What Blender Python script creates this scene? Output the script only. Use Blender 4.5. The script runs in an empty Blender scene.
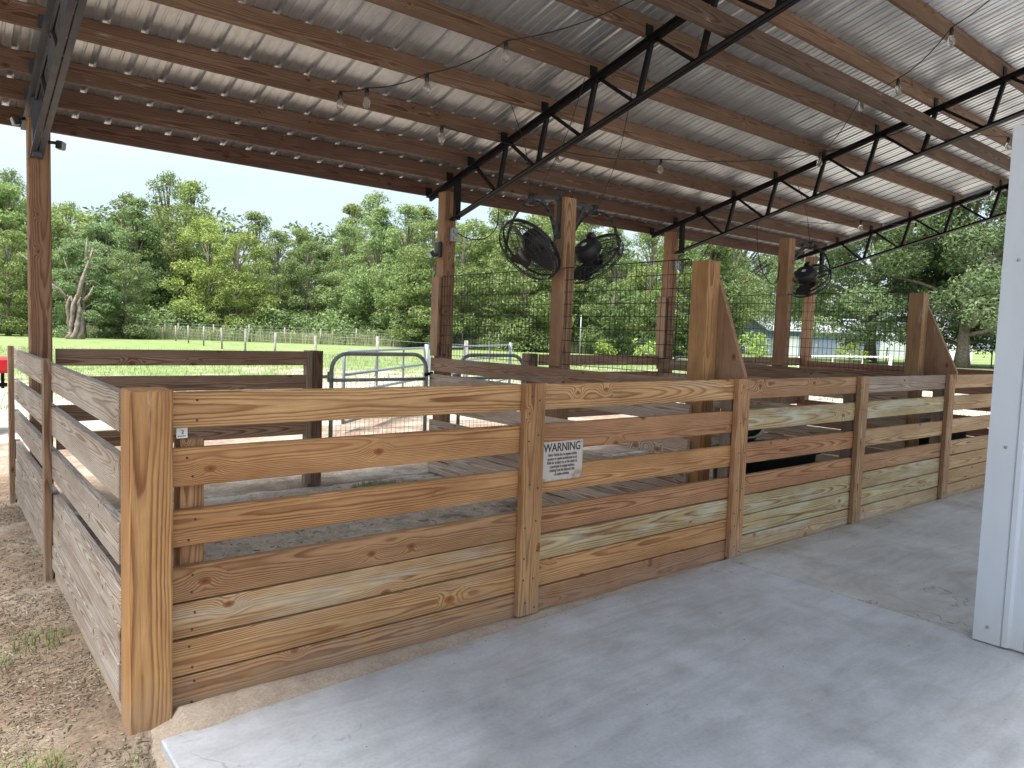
import bpy, bmesh, math, random
from mathutils import Vector, Matrix, Quaternion
R = random.Random(7)
SC = bpy.context.scene
COL = SC.collection
V = Vector

# ------------------------------------------------------------------ helpers
def tag(o, label=None, cat=None, group=None, kind=None):
    if label: o['label'] = label
    if cat: o['category'] = cat
    if group: o['group'] = group
    if kind: o['kind'] = kind
    return o

WL = {}
def thing(name, label, cat, loc=(0, 0, 0), group=None):
    o = bpy.data.objects.new(name, None); COL.objects.link(o)
    o.location = loc; o.empty_display_size = .1
    WL[o] = V(loc)
    return tag(o, label, cat, group)

def wloc(p):
    return WL.get(p, V((0, 0, 0))) if p else V((0, 0, 0))

class MB:
    def __init__(s): s.v = []; s.f = []; s.sm = []
    def add(s, vs, fs, smooth=False):
        n = len(s.v); s.v += [tuple(v) for v in vs]
        s.f += [tuple(n + i for i in f) for f in fs]; s.sm += [smooth] * len(fs)
    def box(s, lo, hi):
        x0, y0, z0 = lo; x1, y1, z1 = hi
        s.add([(x0,y0,z0),(x1,y0,z0),(x1,y1,z0),(x0,y1,z0),(x0,y0,z1),(x1,y0,z1),(x1,y1,z1),(x0,y1,z1)],
              [(0,3,2,1),(4,5,6,7),(0,1,5,4),(1,2,6,5),(2,3,7,6),(3,0,4,7)])
    def bar(s, A, B, w, h, up=(0, 0, 1)):
        A = V(A); B = V(B); x = (B - A).normalized(); y = V(up).cross(x)
        if y.length < 1e-4: y = V((0, 1, 0)).cross(x)
        y.normalize(); z = x.cross(y)
        vs = []
        for P in (A, B):
            for a, b in ((-1,-1),(1,-1),(1,1),(-1,1)): vs.append(P + y * (a * w / 2) + z * (b * h / 2))
        s.add(vs, [(0,3,2,1),(4,5,6,7),(0,1,5,4),(1,2,6,5),(2,3,7,6),(3,0,4,7)])
    def tube(s, pts, r, n=8, closed=False, taper=None, cap=True):
        pts = [V(p) for p in pts]; m = len(pts)
        if m < 2: return
        rings = []; prev = None
        for i, p in enumerate(pts):
            if closed: t = pts[(i + 1) % m] - pts[i - 1]
            else: t = pts[min(i + 1, m - 1)] - pts[max(i - 1, 0)]
            t.normalize()
            if prev is None:
                a = V((0, 0, 1)) if abs(t.z) < .9 else V((1, 0, 0))
                u = t.cross(a).normalized()
            else:
                u = (prev - t * prev.dot(t)).normalized()
            prev = u; w = t.cross(u)
            rr = r if taper is None else taper[i]
            rings.append([p + (u * math.cos(2 * math.pi * k / n) + w * math.sin(2 * math.pi * k / n)) * rr for k in range(n)])
        vs = [q for ring in rings for q in ring]; fs = []
        for i in range(m if closed else m - 1):
            j = (i + 1) % m
            for k in range(n):
                l = (k + 1) % n
                fs.append((i*n+k, i*n+l, j*n+l, j*n+k))
        if not closed and cap:
            fs.append(tuple(range(n - 1, -1, -1))); fs.append(tuple((m-1)*n + k for k in range(n)))
        s.add(vs, fs, n > 4)
    def lathe(s, prof, c, axis=(0, 0, 1), n=20, cap=True):
        ax = V(axis).normalized(); a = V((1, 0, 0)) if abs(ax.x) < .9 else V((0, 1, 0))
        u = ax.cross(a).normalized(); w = ax.cross(u); c = V(c)
        vs = []; fs = []
        for r, h in prof:
            for k in range(n):
                t = 2 * math.pi * k / n
                vs.append(c + ax * h + (u * math.cos(t) + w * math.sin(t)) * r)
        for i in range(len(prof) - 1):
            for k in range(n):
                l = (k + 1) % n; fs.append((i*n+k, i*n+l, (i+1)*n+l, (i+1)*n+k))
        if cap:
            fs.append(tuple(range(n - 1, -1, -1))); fs.append(tuple((len(prof)-1)*n + k for k in range(n)))
        s.add(vs, fs, True)
    def prism(s, poly, off):
        n = len(poly); off = V(off)
        vs = [V(p) for p in poly] + [V(p) + off for p in poly]
        fs = [tuple(range(n - 1, -1, -1)), tuple(n + i for i in range(n))]
        for i in range(n): j = (i + 1) % n; fs.append((i, j, n + j, n + i))
        s.add(vs, fs)
    def mesh(s, name, off=V((0, 0, 0))):
        me = bpy.data.meshes.new(name)
        me.from_pydata([(v[0]-off.x, v[1]-off.y, v[2]-off.z) for v in s.v], [], s.f)
        me.polygons.foreach_set('use_smooth', s.sm)
        me.update()
        return me
    def build(s, name, mat, parent=None, root=None, col=None, recalc=True, bevel=0, loc=None):
        # root: the Empty that fixes the world offset
        off = wloc(root or parent) if loc is None else V(loc)
        me = s.mesh(name, off)
        if recalc or bevel:
            bm = bmesh.new(); bm.from_mesh(me)
            if recalc: bmesh.ops.recalc_face_normals(bm, faces=bm.faces)
            if bevel: bmesh.ops.bevel(bm, geom=bm.edges[:], offset=bevel, segments=1, affect='EDGES', profile=.5)
            bm.to_mesh(me); bm.free()
        if mat: me.materials.append(mat)
        o = bpy.data.objects.new(name, me); COL.objects.link(o)
        if parent: o.parent = parent
        elif loc is not None: o.location = loc
        if col: o.color = col
        return o

def board(name, parent, A, B, t, w, col, up=(0, 0, 1), stain=0.0, bevel=.003, root=None, jit=0.0, vary=.06):
    """a sawn board from A to B: t thick, w wide (along up); its own local frame lets the grain run along it"""
    A = V(A); B = V(B); L = (B - A).length; x = (B - A).normalized()
    y = V(up).cross(x)
    if y.length < 1e-4: y = V((0, -1, 0)).cross(x)
    y.normalize(); z = x.cross(y)
    if jit:
        A = A + z * R.uniform(-jit, jit); B = B + z * R.uniform(-jit, jit)
        x = (B - A).normalized(); z = x.cross(y)
    m = MB(); m.box((-L/2, -t/2, -w/2), (L/2, t/2, w/2))
    o = m.build(name, MAT['wood'], None, bevel=bevel, recalc=False, loc=(0, 0, 0))
    rot = Matrix((x, y, z)).transposed().to_4x4()
    o.parent = parent
    o.matrix_local = Matrix.Translation((A + B) / 2 - wloc(root or parent)) @ rot
    k = 1 + R.uniform(-vary, vary)
    o.color = (col[0]*k, col[1]*k, col[2]*k, stain)
    return o

# ------------------------------------------------------------------ materials
MAT = {}
class NT:
    def __init__(s, name):
        m = bpy.data.materials.new(name); m.use_nodes = True
        s.m = m; s.n = m.node_tree.nodes; s.l = m.node_tree.links
        s.b = s.n['Principled BSDF']; MAT[name] = m
    def __call__(s, typ, **kw):
        nd = s.n.new(typ)
        for k, v in kw.items():
            if k.startswith('i_'):
                key = k[2:].replace('_', ' ')
                s.set(nd.inputs[key], v)
            else: setattr(nd, k, v)
        return nd
    def set(s, inp, v):
        if isinstance(v, bpy.types.NodeSocket): s.l.new(v, inp)
        elif isinstance(v, bpy.types.Node): s.l.new(v.outputs[0], inp)
        else: inp.default_value = v
    def math(s, op, a, b=None, c=None, clamp=False):
        nd = s.n.new('ShaderNodeMath'); nd.operation = op; nd.use_clamp = clamp
        for i, v in enumerate((a, b, c)):
            if v is not None: s.set(nd.inputs[i], v)
        return nd.outputs[0]
    def mix(s, fac, a, b, blend='MIX'):
        nd = s.n.new('ShaderNodeMix'); nd.data_type = 'RGBA'; nd.blend_type = blend
        s.set(nd.inputs[0], fac); s.set(nd.inputs[6], a); s.set(nd.inputs[7], b)
        return nd.outputs[2]
    def ramp(s, fac, stops, interp='LINEAR'):
        nd = s.n.new('ShaderNodeValToRGB'); s.set(nd.inputs[0], fac); cr = nd.color_ramp
        cr.interpolation = interp
        while len(cr.elements) < len(stops): cr.elements.new(.5)
        for e, (p, c) in zip(cr.elements, stops):
            e.position = p; e.color = (c, c, c, 1) if not isinstance(c, tuple) else (*c[:3], 1)
        return nd.outputs[0]
    def noise(s, vec, scale, detail=4, rough=.55, dist=0):
        nd = s.n.new('ShaderNodeTexNoise'); s.set(nd.inputs['Vector'], vec)
        nd.inputs['Scale'].default_value = scale; nd.inputs['Detail'].default_value = detail
        nd.inputs['Roughness'].default_value = rough; nd.inputs['Distortion'].default_value = dist
        return nd.outputs[0]
    def vscale(s, vec, sc):
        nd = s.n.new('ShaderNodeVectorMath'); nd.operation = 'MULTIPLY'
        s.set(nd.inputs[0], vec); nd.inputs[1].default_value = sc; return nd.outputs[0]
    def vadd(s, a, b):
        nd = s.n.new('ShaderNodeVectorMath'); nd.operation = 'ADD'
        s.set(nd.inputs[0], a); s.set(nd.inputs[1], b); return nd.outputs[0]
    def bump(s, h, strength, dist=.01):
        nd = s.n.new('ShaderNodeBump'); s.set(nd.inputs['Height'], h)
        nd.inputs['Strength'].default_value = strength; nd.inputs['Distance'].default_value = dist
        s.l.new(nd.outputs[0], s.b.inputs['Normal'])
    def out(s, **kw):
        for k, v in kw.items(): s.set(s.b.inputs[k.replace('_', ' ')], v)

def wood():
    t = NT('wood')
    tc = t('ShaderNodeTexCoord').outputs['Object']
    oi = t('ShaderNodeObjectInfo')
    rnd, colr, al = oi.outputs['Random'], oi.outputs['Color'], oi.outputs['Alpha']
    comb = t('ShaderNodeCombineXYZ', i_X=t.math('MULTIPLY', rnd, 57.3), i_Y=t.math('MULTIPLY', rnd, 11.9), i_Z=t.math('MULTIPLY', rnd, 23.1)).outputs[0]
    P = t.vadd(tc, comb)
    sep = t('ShaderNodeSeparateXYZ', i_Vector=tc)
    X, Y, Z = sep.outputs
    r2 = t.math('FRACT', t.math('MULTIPLY', rnd, 7.77)); r3 = t.math('FRACT', t.math('MULTIPLY', rnd, 31.7))
    # knots: sparse cells on the board face
    kv = t('ShaderNodeCombineXYZ', i_X=t.math('ADD', t.math('MULTIPLY', X, 4.2), t.math('MULTIPLY', rnd, 91)), i_Y=t.math('ADD', t.math('MULTIPLY', Z, 7.0), t.math('MULTIPLY', rnd, 37)), i_Z=0.0).outputs[0]
    vo = t('ShaderNodeTexVoronoi', voronoi_dimensions='2D', i_Vector=kv, i_Scale=1.0)
    kd = t.math('ADD', vo.outputs['Distance'], t.math('MULTIPLY', t.math('SUBTRACT', t.noise(t.vscale(P, (14, 30, 30)), 1.0, 3, .6), .5), .07))
    csep = t('ShaderNodeSeparateColor', i_Color=vo.outputs['Color'])
    has = t.math('GREATER_THAN', csep.outputs[0], .80)
    ksize = t.math('MULTIPLY_ADD', csep.outputs[1], .10, .05)
    kn = t.math('DIVIDE', kd, ksize)
    bulge = t.math('MULTIPLY', has, t.math('POWER', 2.718, t.math('MULTIPLY', t.math('MULTIPLY', kn, kn), -.22)))
    # growth rings round a pith line behind the face
    wob = t.noise(t.vscale(P, (.42, .5, .5)), 1.0, 3, .5)
    wob2 = t.noise(t.vscale(P, (1.6, 8, 8)), 1.0, 4, .6)
    z0 = t.math('MULTIPLY', t.math('SUBTRACT', r2, .5), .09)
    y0 = t.math('MULTIPLY_ADD', r3, -.05, -.035)
    dy = t.math('ADD', t.math('SUBTRACT', t.math('ABSOLUTE', Y), y0), t.math('MULTIPLY', t.math('SUBTRACT', wob, .5), .085))
    dz = t.math('ADD', t.math('SUBTRACT', Z, z0), t.math('MULTIPLY', t.math('SUBTRACT', wob2, .5), .03))
    r = t.math('SQRT', t.math('ADD', t.math('MULTIPLY', dy, dy), t.math('MULTIPLY', dz, dz)))
    r = t.math('ADD', r, t.math('MULTIPLY', bulge, .022))
    fine = t.noise(t.vscale(P, (3, 60, 60)), 1.0, 3, .6)
    ph = t.math('FRACT', t.math('ADD', t.math('MULTIPLY', r, 175), t.math('ADD', t.math('MULTIPLY', fine, .55), t.math('MULTIPLY', rnd, 9))))
    ring = t.ramp(ph, [(0, .25), (.25, .0), (.50, .18), (.74, .8), (.86, 1.0), (.94, .9), (1, .25)])
    stren = t.math('MULTIPLY_ADD', t.noise(t.vscale(P, (1.2, 9, 9)), 1, 3), 1.5, .05)
    rg = t.math('MULTIPLY', ring, stren, clamp=True)
    fib = t.noise(t.vscale(P, (9, 260, 260)), 1.0, 2, .6)
    big = t.noise(t.vscale(P, (1.3, 6, 6)), 1.0, 4, .6)
    light = t.mix(1.0, colr, t.ramp(big, [(.28, (.68, .60, .53)), (.72, (1.16, 1.15, 1.12))]), 'MULTIPLY')
    dark = t.mix(1.0, colr, (.36, .225, .15, 1), 'MULTIPLY')
    c = t.mix(rg, light, dark)
    c = t.mix(1.0, c, t.ramp(fib, [(.25, .80), (.75, 1.16)]), 'MULTIPLY')
    # greenish treatment bloom and pale scuffs
    sn = t.noise(t.vscale(P, (2.0, 5, 13)), 1.0, 6, .62)
    smask = t.math('MULTIPLY', t.ramp(sn, [(.50, 0.0), (.66, 1.0)]), al)
    c = t.mix(t.math('MULTIPLY', smask, .75), c, (.47, .50, .42, 1))
    sc = t.noise(t.vadd(t.vscale(P, (3.0, 8, 22)), (31, 7, 3)), 1.0, 6, .66)
    c = t.mix(t.math('MULTIPLY', t.ramp(sc, [(.64, 0.0), (.72, 1.0)]), .32), c, (.56, .50, .42, 1))
    # darker weather streaks
    st = t.noise(t.vadd(t.vscale(P, (1.1, 10, 40)), (3, 71, 13)), 1.0, 5, .6)
    c = t.mix(t.math('MULTIPLY', t.ramp(st, [(.56, 0.0), (.70, 1.0)]), .5), c, t.mix(1.0, colr, (.45, .36, .30, 1), 'MULTIPLY'))
    # knots
    km = t.math('MULTIPLY', has, t.ramp(kn, [(.45, 1.0), (.85, .75), (1.1, .0)]))
    kc = t.mix(t.ramp(kn, [(0, .15), (.5, 1.0)]), t.mix(1.0, colr, (.22, .12, .10, 1), 'MULTIPLY'), t.mix(1.0, colr, (.50, .30, .22, 1), 'MULTIPLY'))
    c = t.mix(km, c, kc)
    # drying checks
    ck = t.noise(t.vadd(t.vscale(P, (.8, 2, 95)), (13, 5, 77)), 1.0, 2, .5)
    ckm = t.math('MULTIPLY', t.ramp(ck, [(.70, 0.0), (.735, 1.0)]), .7)
    c = t.mix(ckm, c, t.mix(1.0, colr, (.25, .2, .17, 1), 'MULTIPLY'))
    # mud splash and dust near the ground, and a general grime
    gp = t('ShaderNodeNewGeometry').outputs['Position']; gz = t('ShaderNodeSeparateXYZ', i_Vector=gp).outputs[2]
    sp_ = t.math('ADD', gz, t.math('MULTIPLY', t.math('SUBTRACT', t.noise(gp, 9, 6, .7), .5), .42))
    c = t.mix(t.math('MULTIPLY', t.ramp(sp_, [(.0, 1.0), (.14, .0)]), .35), c, (.30, .245, .19, 1))
    gm = t.noise(t.vscale(gp, (1, 1, 1)), 2.6, 7, .7)
    c = t.mix(t.math('MULTIPLY', t.ramp(gm, [(.50, 0.0), (.68, 1.0)]), .22), c, t.mix(1.0, c, (.62, .58, .55, 1), 'MULTIPLY'))
    t.out(Base_Color=c, Roughness=t.math('MULTIPLY_ADD', fib, .2, .62), Specular_IOR_Level=.28)
    h = t.math('SUBTRACT', t.math('ADD', t.math('MULTIPLY', fib, .3), t.math('MULTIPLY', rg, .35)), t.math('MULTIPLY', ckm, 1.2))
    t.bump(h, .35, .004)
wood()

def simple(name, col, rough=.5, metal=0, spec=.5, nscale=0, namp=.15, bump=0):
    t = NT(name)
    if nscale:
        n = t.noise(t('ShaderNodeTexCoord').outputs['Object'], nscale, 5, .6)
        c = t.mix(1.0, (*col, 1), t.ramp(n, [(.3, 1 - namp), (.7, 1 + namp)]), 'MULTIPLY')
        t.out(Base_Color=c)
        if bump: t.bump(n, bump, .01)
    else: t.out(Base_Color=(*col, 1))
    t.out(Roughness=rough, Metallic=metal, Specular_IOR_Level=spec)
    return t
simple('black_steel', (.007, .007, .008), .55, 0, .15, 14, .4)
simple('fan_steel', (.028, .028, .029), .5, 0, .4, 20, .4)
simple('skylit_steel', (.035, .04, .05), .4, 0, .6, 10, .35)  # black steel lightened to blue-grey; sky reflection put into the colour
simple('black_plastic', (.012, .012, .013), .38)
simple('rubber', (.014, .014, .015), .6)
simple('cable', (.012, .012, .012), .6)
simple('galv', (.42, .44, .46), .42, .75, .5, 25, .2)
simple('galv_dark', (.27, .28, .265), .5, .2, .5, 22, .3)
simple('silver_paint', (.22, .25, .28), .4, .4, .5, 20, .12)
simple('wire', (.16, .16, .155), .5, .5, .5)
simple('wire_black', (.02, .022, .021), .6, .0, .3)
simple('red_paint', (.42, .012, .015), .35, 0, .5, 8, .2)
simple('rusty', (.07, .05, .04), .6, .3, .4)
simple('grit', (.10, .075, .055), .9)
simple('ink_faded', (.10, .085, .08), .7)
simple('ink', (.02, .02, .022), .7)
simple('label_white', (.75, .75, .74), .5)
simple('outlet_grey', (.36, .37, .38), .45, .3)
simple('fence_post_wood', (.24, .225, .205), .85, 0, .3, 9, .35)
simple('far_wire', (.25, .26, .25), .6, .2)
simple('bark', (.17, .145, .12), .95, 0, .2, 7, .5, .8)
simple('dead_bark', (.20, .165, .14), .95, 0, .2, 5, .5, .8)
simple('shed_blue', (.20, .25, .36), .5, .1, .5, 3, .1)
simple('shed_white', (.62, .66, .70), .5, .0, .5, 3, .08)
simple('shed_roof', (.36, .38, .40), .45, .4, .5, 3, .12)
simple('dark_opening', (.05, .05, .05), .8)

t = NT('bulb_glass')
t.out(Base_Color=(.80, .79, .76, 1), Roughness=.06, Transmission_Weight=.88, IOR=1.25)

t = NT('sign_white')
tc = t('ShaderNodeTexCoord').outputs['Object']
n = t.noise(tc, 9, 6, .65); sp = t('ShaderNodeSeparateXYZ', i_Vector=tc)
low = t.math('MULTIPLY', t.ramp(sp.outputs[2], [(.0, 1.0), (.07, .0)]), 1.0)
rm = t.ramp(t.math('ADD', n, t.math('MULTIPLY', t.math('SUBTRACT', t.math('MULTIPLY', sp.outputs[2], -5), -.35), .18)), [(.52, 0.0), (.63, 1.0)])
c = t.mix(t.math('MULTIPLY', rm, .85), (.45, .40, .35, 1), (.28, .155, .10, 1))
t.out(Base_Color=c, Roughness=.5)

t = NT('roof_metal')
tc = t('ShaderNodeTexCoord').outputs['Object']
n = t.noise(t.vscale(tc, (1, .6, 1)), 2.2, 6, .65); n2 = t.noise(t.vscale(tc, (1, .3, 1)), 40, 3, .6)
c = t.mix(1.0, t.ramp(n, [(.3, (.50, .54, .58)), (.7, (.69, .735, .78))]), t.ramp(n2, [(.3, .9), (.7, 1.06)]), 'MULTIPLY')
t.out(Base_Color=c, Metallic=.85, Roughness=t.math('MULTIPLY_ADD', n, .2, .22))

t = NT('wall_metal')
tc = t('ShaderNodeTexCoord').outputs['Object']
n = t.noise(t.vscale(tc, (1, 3, .6)), 2.5, 5, .6)
sp = t('ShaderNodeSeparateXYZ', i_Vector=tc)
d = t.math('MULTIPLY', t.ramp(t.math('ADD', sp.outputs[2], t.math('MULTIPLY', n, .3)), [(.10, 1.0), (.42, 0.0)]), .55)
c = t.mix(d, t.mix(1.0, (.50, .545, .605, 1), t.ramp(n, [(.3, .94), (.7, 1.04)]), 'MULTIPLY'), (.45, .42, .38, 1))
t.out(Base_Color=c, Roughness=.38, Specular_IOR_Level=.5)

t = NT('concrete')
tc = t('ShaderNodeTexCoord').outputs['Object']
oc = t('ShaderNodeObjectInfo').outputs['Color']
n1 = t.noise(tc, .8, 7, .62, .5); n2 = t.noise(tc, 4.5, 7, .66, .3); n3 = t.noise(tc, 60, 4, .7); n4 = t.noise(t.vadd(tc, (9, 4, 2)), 1.6, 6, .6, 1.0)
c = t.mix(1.0, oc, t.ramp(n1, [(.32, (.84, .84, .85)), (.5, (.99, .99, .99)), (.68, (1.09, 1.09, 1.10))]), 'MULTIPLY')
c = t.mix(1.0, c, t.ramp(n2, [(.3, .86), (.5, 1.0), (.72, 1.10)]), 'MULTIPLY')
c = t.mix(1.0, c, t.ramp(n3, [(.25, .88), (.6, 1.04)]), 'MULTIPLY')
al = t('ShaderNodeObjectInfo').outputs['Alpha']
c = t.mix(t.math('MULTIPLY', t.ramp(n4, [(.46, 0.0), (.66, 1.0)]), t.math('MULTIPLY', al, .7)), c, (.20, .165, .13, 1))
sp = t('ShaderNodeSeparateXYZ', i_Vector=tc)
# tracked-in sand along the fence foot
edge = t.math('MULTIPLY_ADD', t.noise(tc, 5, 5, .65), .5, t.math('MULTIPLY', sp.outputs[1], 1.0))
c = t.mix(t.math('MULTIPLY', t.ramp(edge, [(.02, 0.0), (.26, 1.0)]), .75), c, (.30, .245, .20, 1))
# a few scuffs and trodden-in specks
vo = t('ShaderNodeTexVoronoi', i_Vector=t.vscale(tc, (1, .6, 1)), i_Scale=9.0)
vs = t('ShaderNodeSeparateColor', i_Color=vo.outputs['Color'])
spk = t.math('MULTIPLY', t.math('LESS_THAN', vo.outputs['Distance'], t.math('MULTIPLY', vs.outputs[1], .09)), t.math('GREATER_THAN', vs.outputs[0], .72))
c = t.mix(t.math('MULTIPLY', spk, .6), c, (.16, .14, .12, 1))
scf = t.noise(t.vadd(t.vscale(tc, (5, 22, 1)), (3, 3, 3)), 1.0, 5, .65, .6)
c = t.mix(t.math('MULTIPLY', t.ramp(scf, [(.63, 0.0), (.70, 1.0)]), .28), c, (.24, .24, .25, 1))
# hairline cracks wander across part of the pour
cw = t.vadd(t.vscale(tc, (.42, .42, .42)), t.vscale(t('ShaderNodeTexNoise', i_Vector=tc, i_Scale=1.7, i_Detail=5.0).outputs['Color'], (.35, .35, .35)))
ve = t('ShaderNodeTexVoronoi', feature='DISTANCE_TO_EDGE', i_Vector=cw, i_Scale=1.0)
ckm = t.math('MULTIPLY', t.math('LESS_THAN', ve.outputs['Distance'], .0016), t.ramp(n4, [(.45, 0.0), (.55, 1.0)]))
c = t.mix(t.math('MULTIPLY', ckm, .55), c, (.12, .11, .10, 1))
# faint sweeping trowel arcs and dusty traffic
tr_ = t.noise(t.vadd(t.vscale(tc, (1.2, 7, 1)), (5, 2, 8)), 1.0, 6, .6, 1.6)
c = t.mix(1.0, c, t.ramp(tr_, [(.32, .88), (.5, 1.0), (.68, 1.07)]), 'MULTIPLY')
t.out(Base_Color=c, Roughness=t.ramp(n2, [(.3, .46), (.7, .68)]), Specular_IOR_Level=.35)
t.bump(t.math('ADD', t.math('MULTIPLY', n3, .5), n2), .12, .006)

t = NT('dirt')
tc = t('ShaderNodeTexCoord').outputs['Object']
n1 = t.noise(tc, 1.1, 6, .62, .4); n2 = t.noise(tc, 9, 7, .7); n3 = t.noise(tc, 55, 5, .72)
c = t.ramp(n1, [(.34, (.18, .125, .088)), (.5, (.27, .202, .148)), (.62, (.37, .31, .25))])
c = t.mix(1.0, c, t.ramp(n2, [(.3, .62), (.55, 1.0), (.75, 1.25)]), 'MULTIPLY')
c = t.mix(1.0, c, t.ramp(n3, [(.3, .60), (.5, 1.0), (.75, 1.3)]), 'MULTIPLY')
# pens hold darker trampled muck in patches
sp = t('ShaderNodeSeparateXYZ', i_Vector=tc)
inpen = t.math('MULTIPLY', t.math('GREATER_THAN', sp.outputs[1], .15), t.math('MULTIPLY', t.math('LESS_THAN', sp.outputs[1], 3.6), t.math('GREATER_THAN', sp.outputs[0], .1)))
c = t.mix(t.math('MULTIPLY', inpen, .75), c, t.mix(1.0, t.ramp(n2, [(.3, (.45, .36, .28)), (.7, (.66, .56, .46))]), t.ramp(n3, [(.25, .6), (.7, 1.15)]), 'MULTIPLY'))
mk = t.math('MULTIPLY', inpen, t.ramp(t.noise(t.vadd(tc, (4, 1, 0)), 1.3, 6, .65), [(.52, 0.0), (.62, .8)]))
c = t.mix(mk, c, t.mix(1.0, c, (.36, .31, .28, 1), 'MULTIPLY'))
t.out(Base_Color=c, Roughness=.95, Specular_IOR_Level=.15)
t.bump(t.math('ADD', n2, t.math('MULTIPLY', n3, .6)), .9, .02)

t = NT('sand_drift')
tc = t('ShaderNodeTexCoord').outputs['Object']
n2 = t.noise(tc, 8, 6, .7); n3 = t.noise(tc, 90, 4, .7)
c = t.mix(1.0, t.ramp(n2, [(.3, (.30, .24, .19)), (.7, (.42, .355, .29))]), t.ramp(n3, [(.3, .75), (.7, 1.2)]), 'MULTIPLY')
t.out(Base_Color=c, Roughness=.95, Specular_IOR_Level=.15); t.bump(n3, .5, .008)

t = NT('field')
tc = t('ShaderNodeTexCoord').outputs['Object']
sp = t('ShaderNodeSeparateXYZ', i_Vector=tc)
n1 = t.noise(tc, .14, 5, .6, .5); n2 = t.noise(tc, .9, 7, .65); n3 = t.noise(tc, 7, 6, .7)
g = t.ramp(n2, [(.3, (.115, .165, .055)), (.5, (.165, .225, .08)), (.7, (.235, .27, .13))])
g = t.mix(t.ramp(n1, [(.48, 0.0), (.66, .6)]), g, (.24, .235, .13, 1))
g = t.mix(1.0, g, t.ramp(n3, [(.3, .72), (.7, 1.2)]), 'MULTIPLY')
s_ = t.mix(1.0, t.ramp(n2, [(.3, (.33, .28, .225)), (.7, (.46, .41, .355))]), t.ramp(n3, [(.3, .78), (.7, 1.12)]), 'MULTIPLY')
# sandy by the barn, turning to grass further out
k = t.math('MULTIPLY_ADD', sp.outputs[1], -.075, 1.85)
k = t.math('ADD', k, t.math('MULTIPLY', t.math('SUBTRACT', n2, .5), 2.2))
k = t.math('ADD', k, t.math('MULTIPLY', t.math('SUBTRACT', n1, .5), 1.6))
k = t.math('ADD', k, t.math('MULTIPLY', t.math('SUBTRACT', n3, .5), 1.0))
c = t.mix(t.ramp(k, [(.3, 0.0), (.62, 1.0)]), g, s_)
t.out(Base_Color=c, Roughness=.95, Specular_IOR_Level=.1)
t.bump(n3, .6, .05)

def leafmat(name, c0, c1, c2):
    t = NT(name)
    g = t('ShaderNodeNewGeometry').outputs['Random Per Island']
    rnd = t('ShaderNodeObjectInfo').outputs['Random']
    c = t.ramp(g, [(0, c0), (.5, c1), (1, c2)])
    hv = t('ShaderNodeHueSaturation', i_Hue=t.math('MULTIPLY_ADD', rnd, .03, .485), i_Saturation=t.math('MULTIPLY_ADD', rnd, -.2, .98), i_Value=t.math('MULTIPLY_ADD', t.math('FRACT', t.math('MULTIPLY', rnd, 13.7)), .5, .78), i_Color=c)
    t.out(Base_Color=hv.outputs[0], Roughness=.6, Specular_IOR_Level=.25)
    tr = t('ShaderNodeBsdfTranslucent', i_Color=t.mix(1.0, hv.outputs[0], (1.2, 1.25, .7, 1), 'MULTIPLY'))
    mx = t('ShaderNodeMixShader'); mx.inputs[0].default_value = .33
    t.l.new(t.b.outputs[0], mx.inputs[1]); t.l.new(tr.outputs[0], mx.inputs[2])
    o = [n for n in t.n if n.type == 'OUTPUT_MATERIAL'][0]; t.l.new(mx.outputs[0], o.inputs[0])
leafmat('leaf', (.12, .18, .050), (.185, .25, .072), (.25, .315, .10))
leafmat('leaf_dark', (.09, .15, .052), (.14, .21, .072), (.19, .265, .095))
leafmat('leaf_oak', (.09, .15, .055), (.145, .215, .078), (.20, .275, .105))
leafmat('leaf_lime', (.14, .22, .04), (.21, .31, .06), (.29, .39, .09))
leafmat('grass', (.09, .16, .04), (.15, .23, .06), (.27, .29, .13))
leafmat('field_blades', (.12, .175, .06), (.17, .23, .09), (.27, .29, .15))
leafmat('dry_grass', (.15, .20, .09), (.22, .255, .13), (.31, .31, .19))
leafmat('chips', (.14, .095, .06), (.26, .19, .13), (.42, .33, .25))

# ------------------------------------------------------------------ camera, light, sky
cam = bpy.data.cameras.new('camera'); co = bpy.data.objects.new('camera', cam); COL.objects.link(co)
cam.sensor_width = 36; cam.lens = 729.01 / 1024 * 36; cam.clip_end = 3000; cam.clip_start = .05
rot = Matrix(((0.779761, 0.016486, -0.625860), (-0.625115, 0.075898, -0.776834), (0.034695, 0.996979, 0.069488)))
co.matrix_world = Matrix.Translation((-.636982, -2.926294, 1.50349)) @ rot.to_4x4()
SC.camera = co

EL, AZ = math.radians(64), math.radians(252)      # azimuth measured clockwise from +y
sd = V((math.sin(AZ) * math.cos(EL), math.cos(AZ) * math.cos(EL), math.sin(EL)))
sun = bpy.data.lights.new('sun', 'SUN'); sun.energy = 3.4; sun.angle = math.radians(22); sun.color = (1, .96, .9)
so = bpy.data.objects.new('sun', sun); COL.objects.link(so)
so.rotation_euler = sd.to_track_quat('Z', 'Y').to_euler()
w = bpy.data.worlds.new('World'); SC.world = w; w.use_nodes = True
wn, wl = w.node_tree.nodes, w.node_tree.links
bg = wn['Background']
sky = wn.new('ShaderNodeTexSky'); sky.sky_type = 'NISHITA'; sky.sun_disc = False
sky.sun_elevation = EL; sky.sun_rotation = AZ; sky.air_density = 1.0; sky.dust_density = 3.0; sky.ozone_density = 1.2
tcw = wn.new('ShaderNodeTexCoord')
mp = wn.new('ShaderNodeMapping'); mp.inputs['Scale'].default_value = (1, 1, 3.2); wl.new(tcw.outputs['Generated'], mp.inputs[0])
nz = wn.new('ShaderNodeTexNoise'); nz.inputs['Scale'].default_value = 2.6; nz.inputs['Detail'].default_value = 7; nz.inputs['Roughness'].default_value = .55
wl.new(mp.outputs[0], nz.inputs['Vector'])
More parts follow.
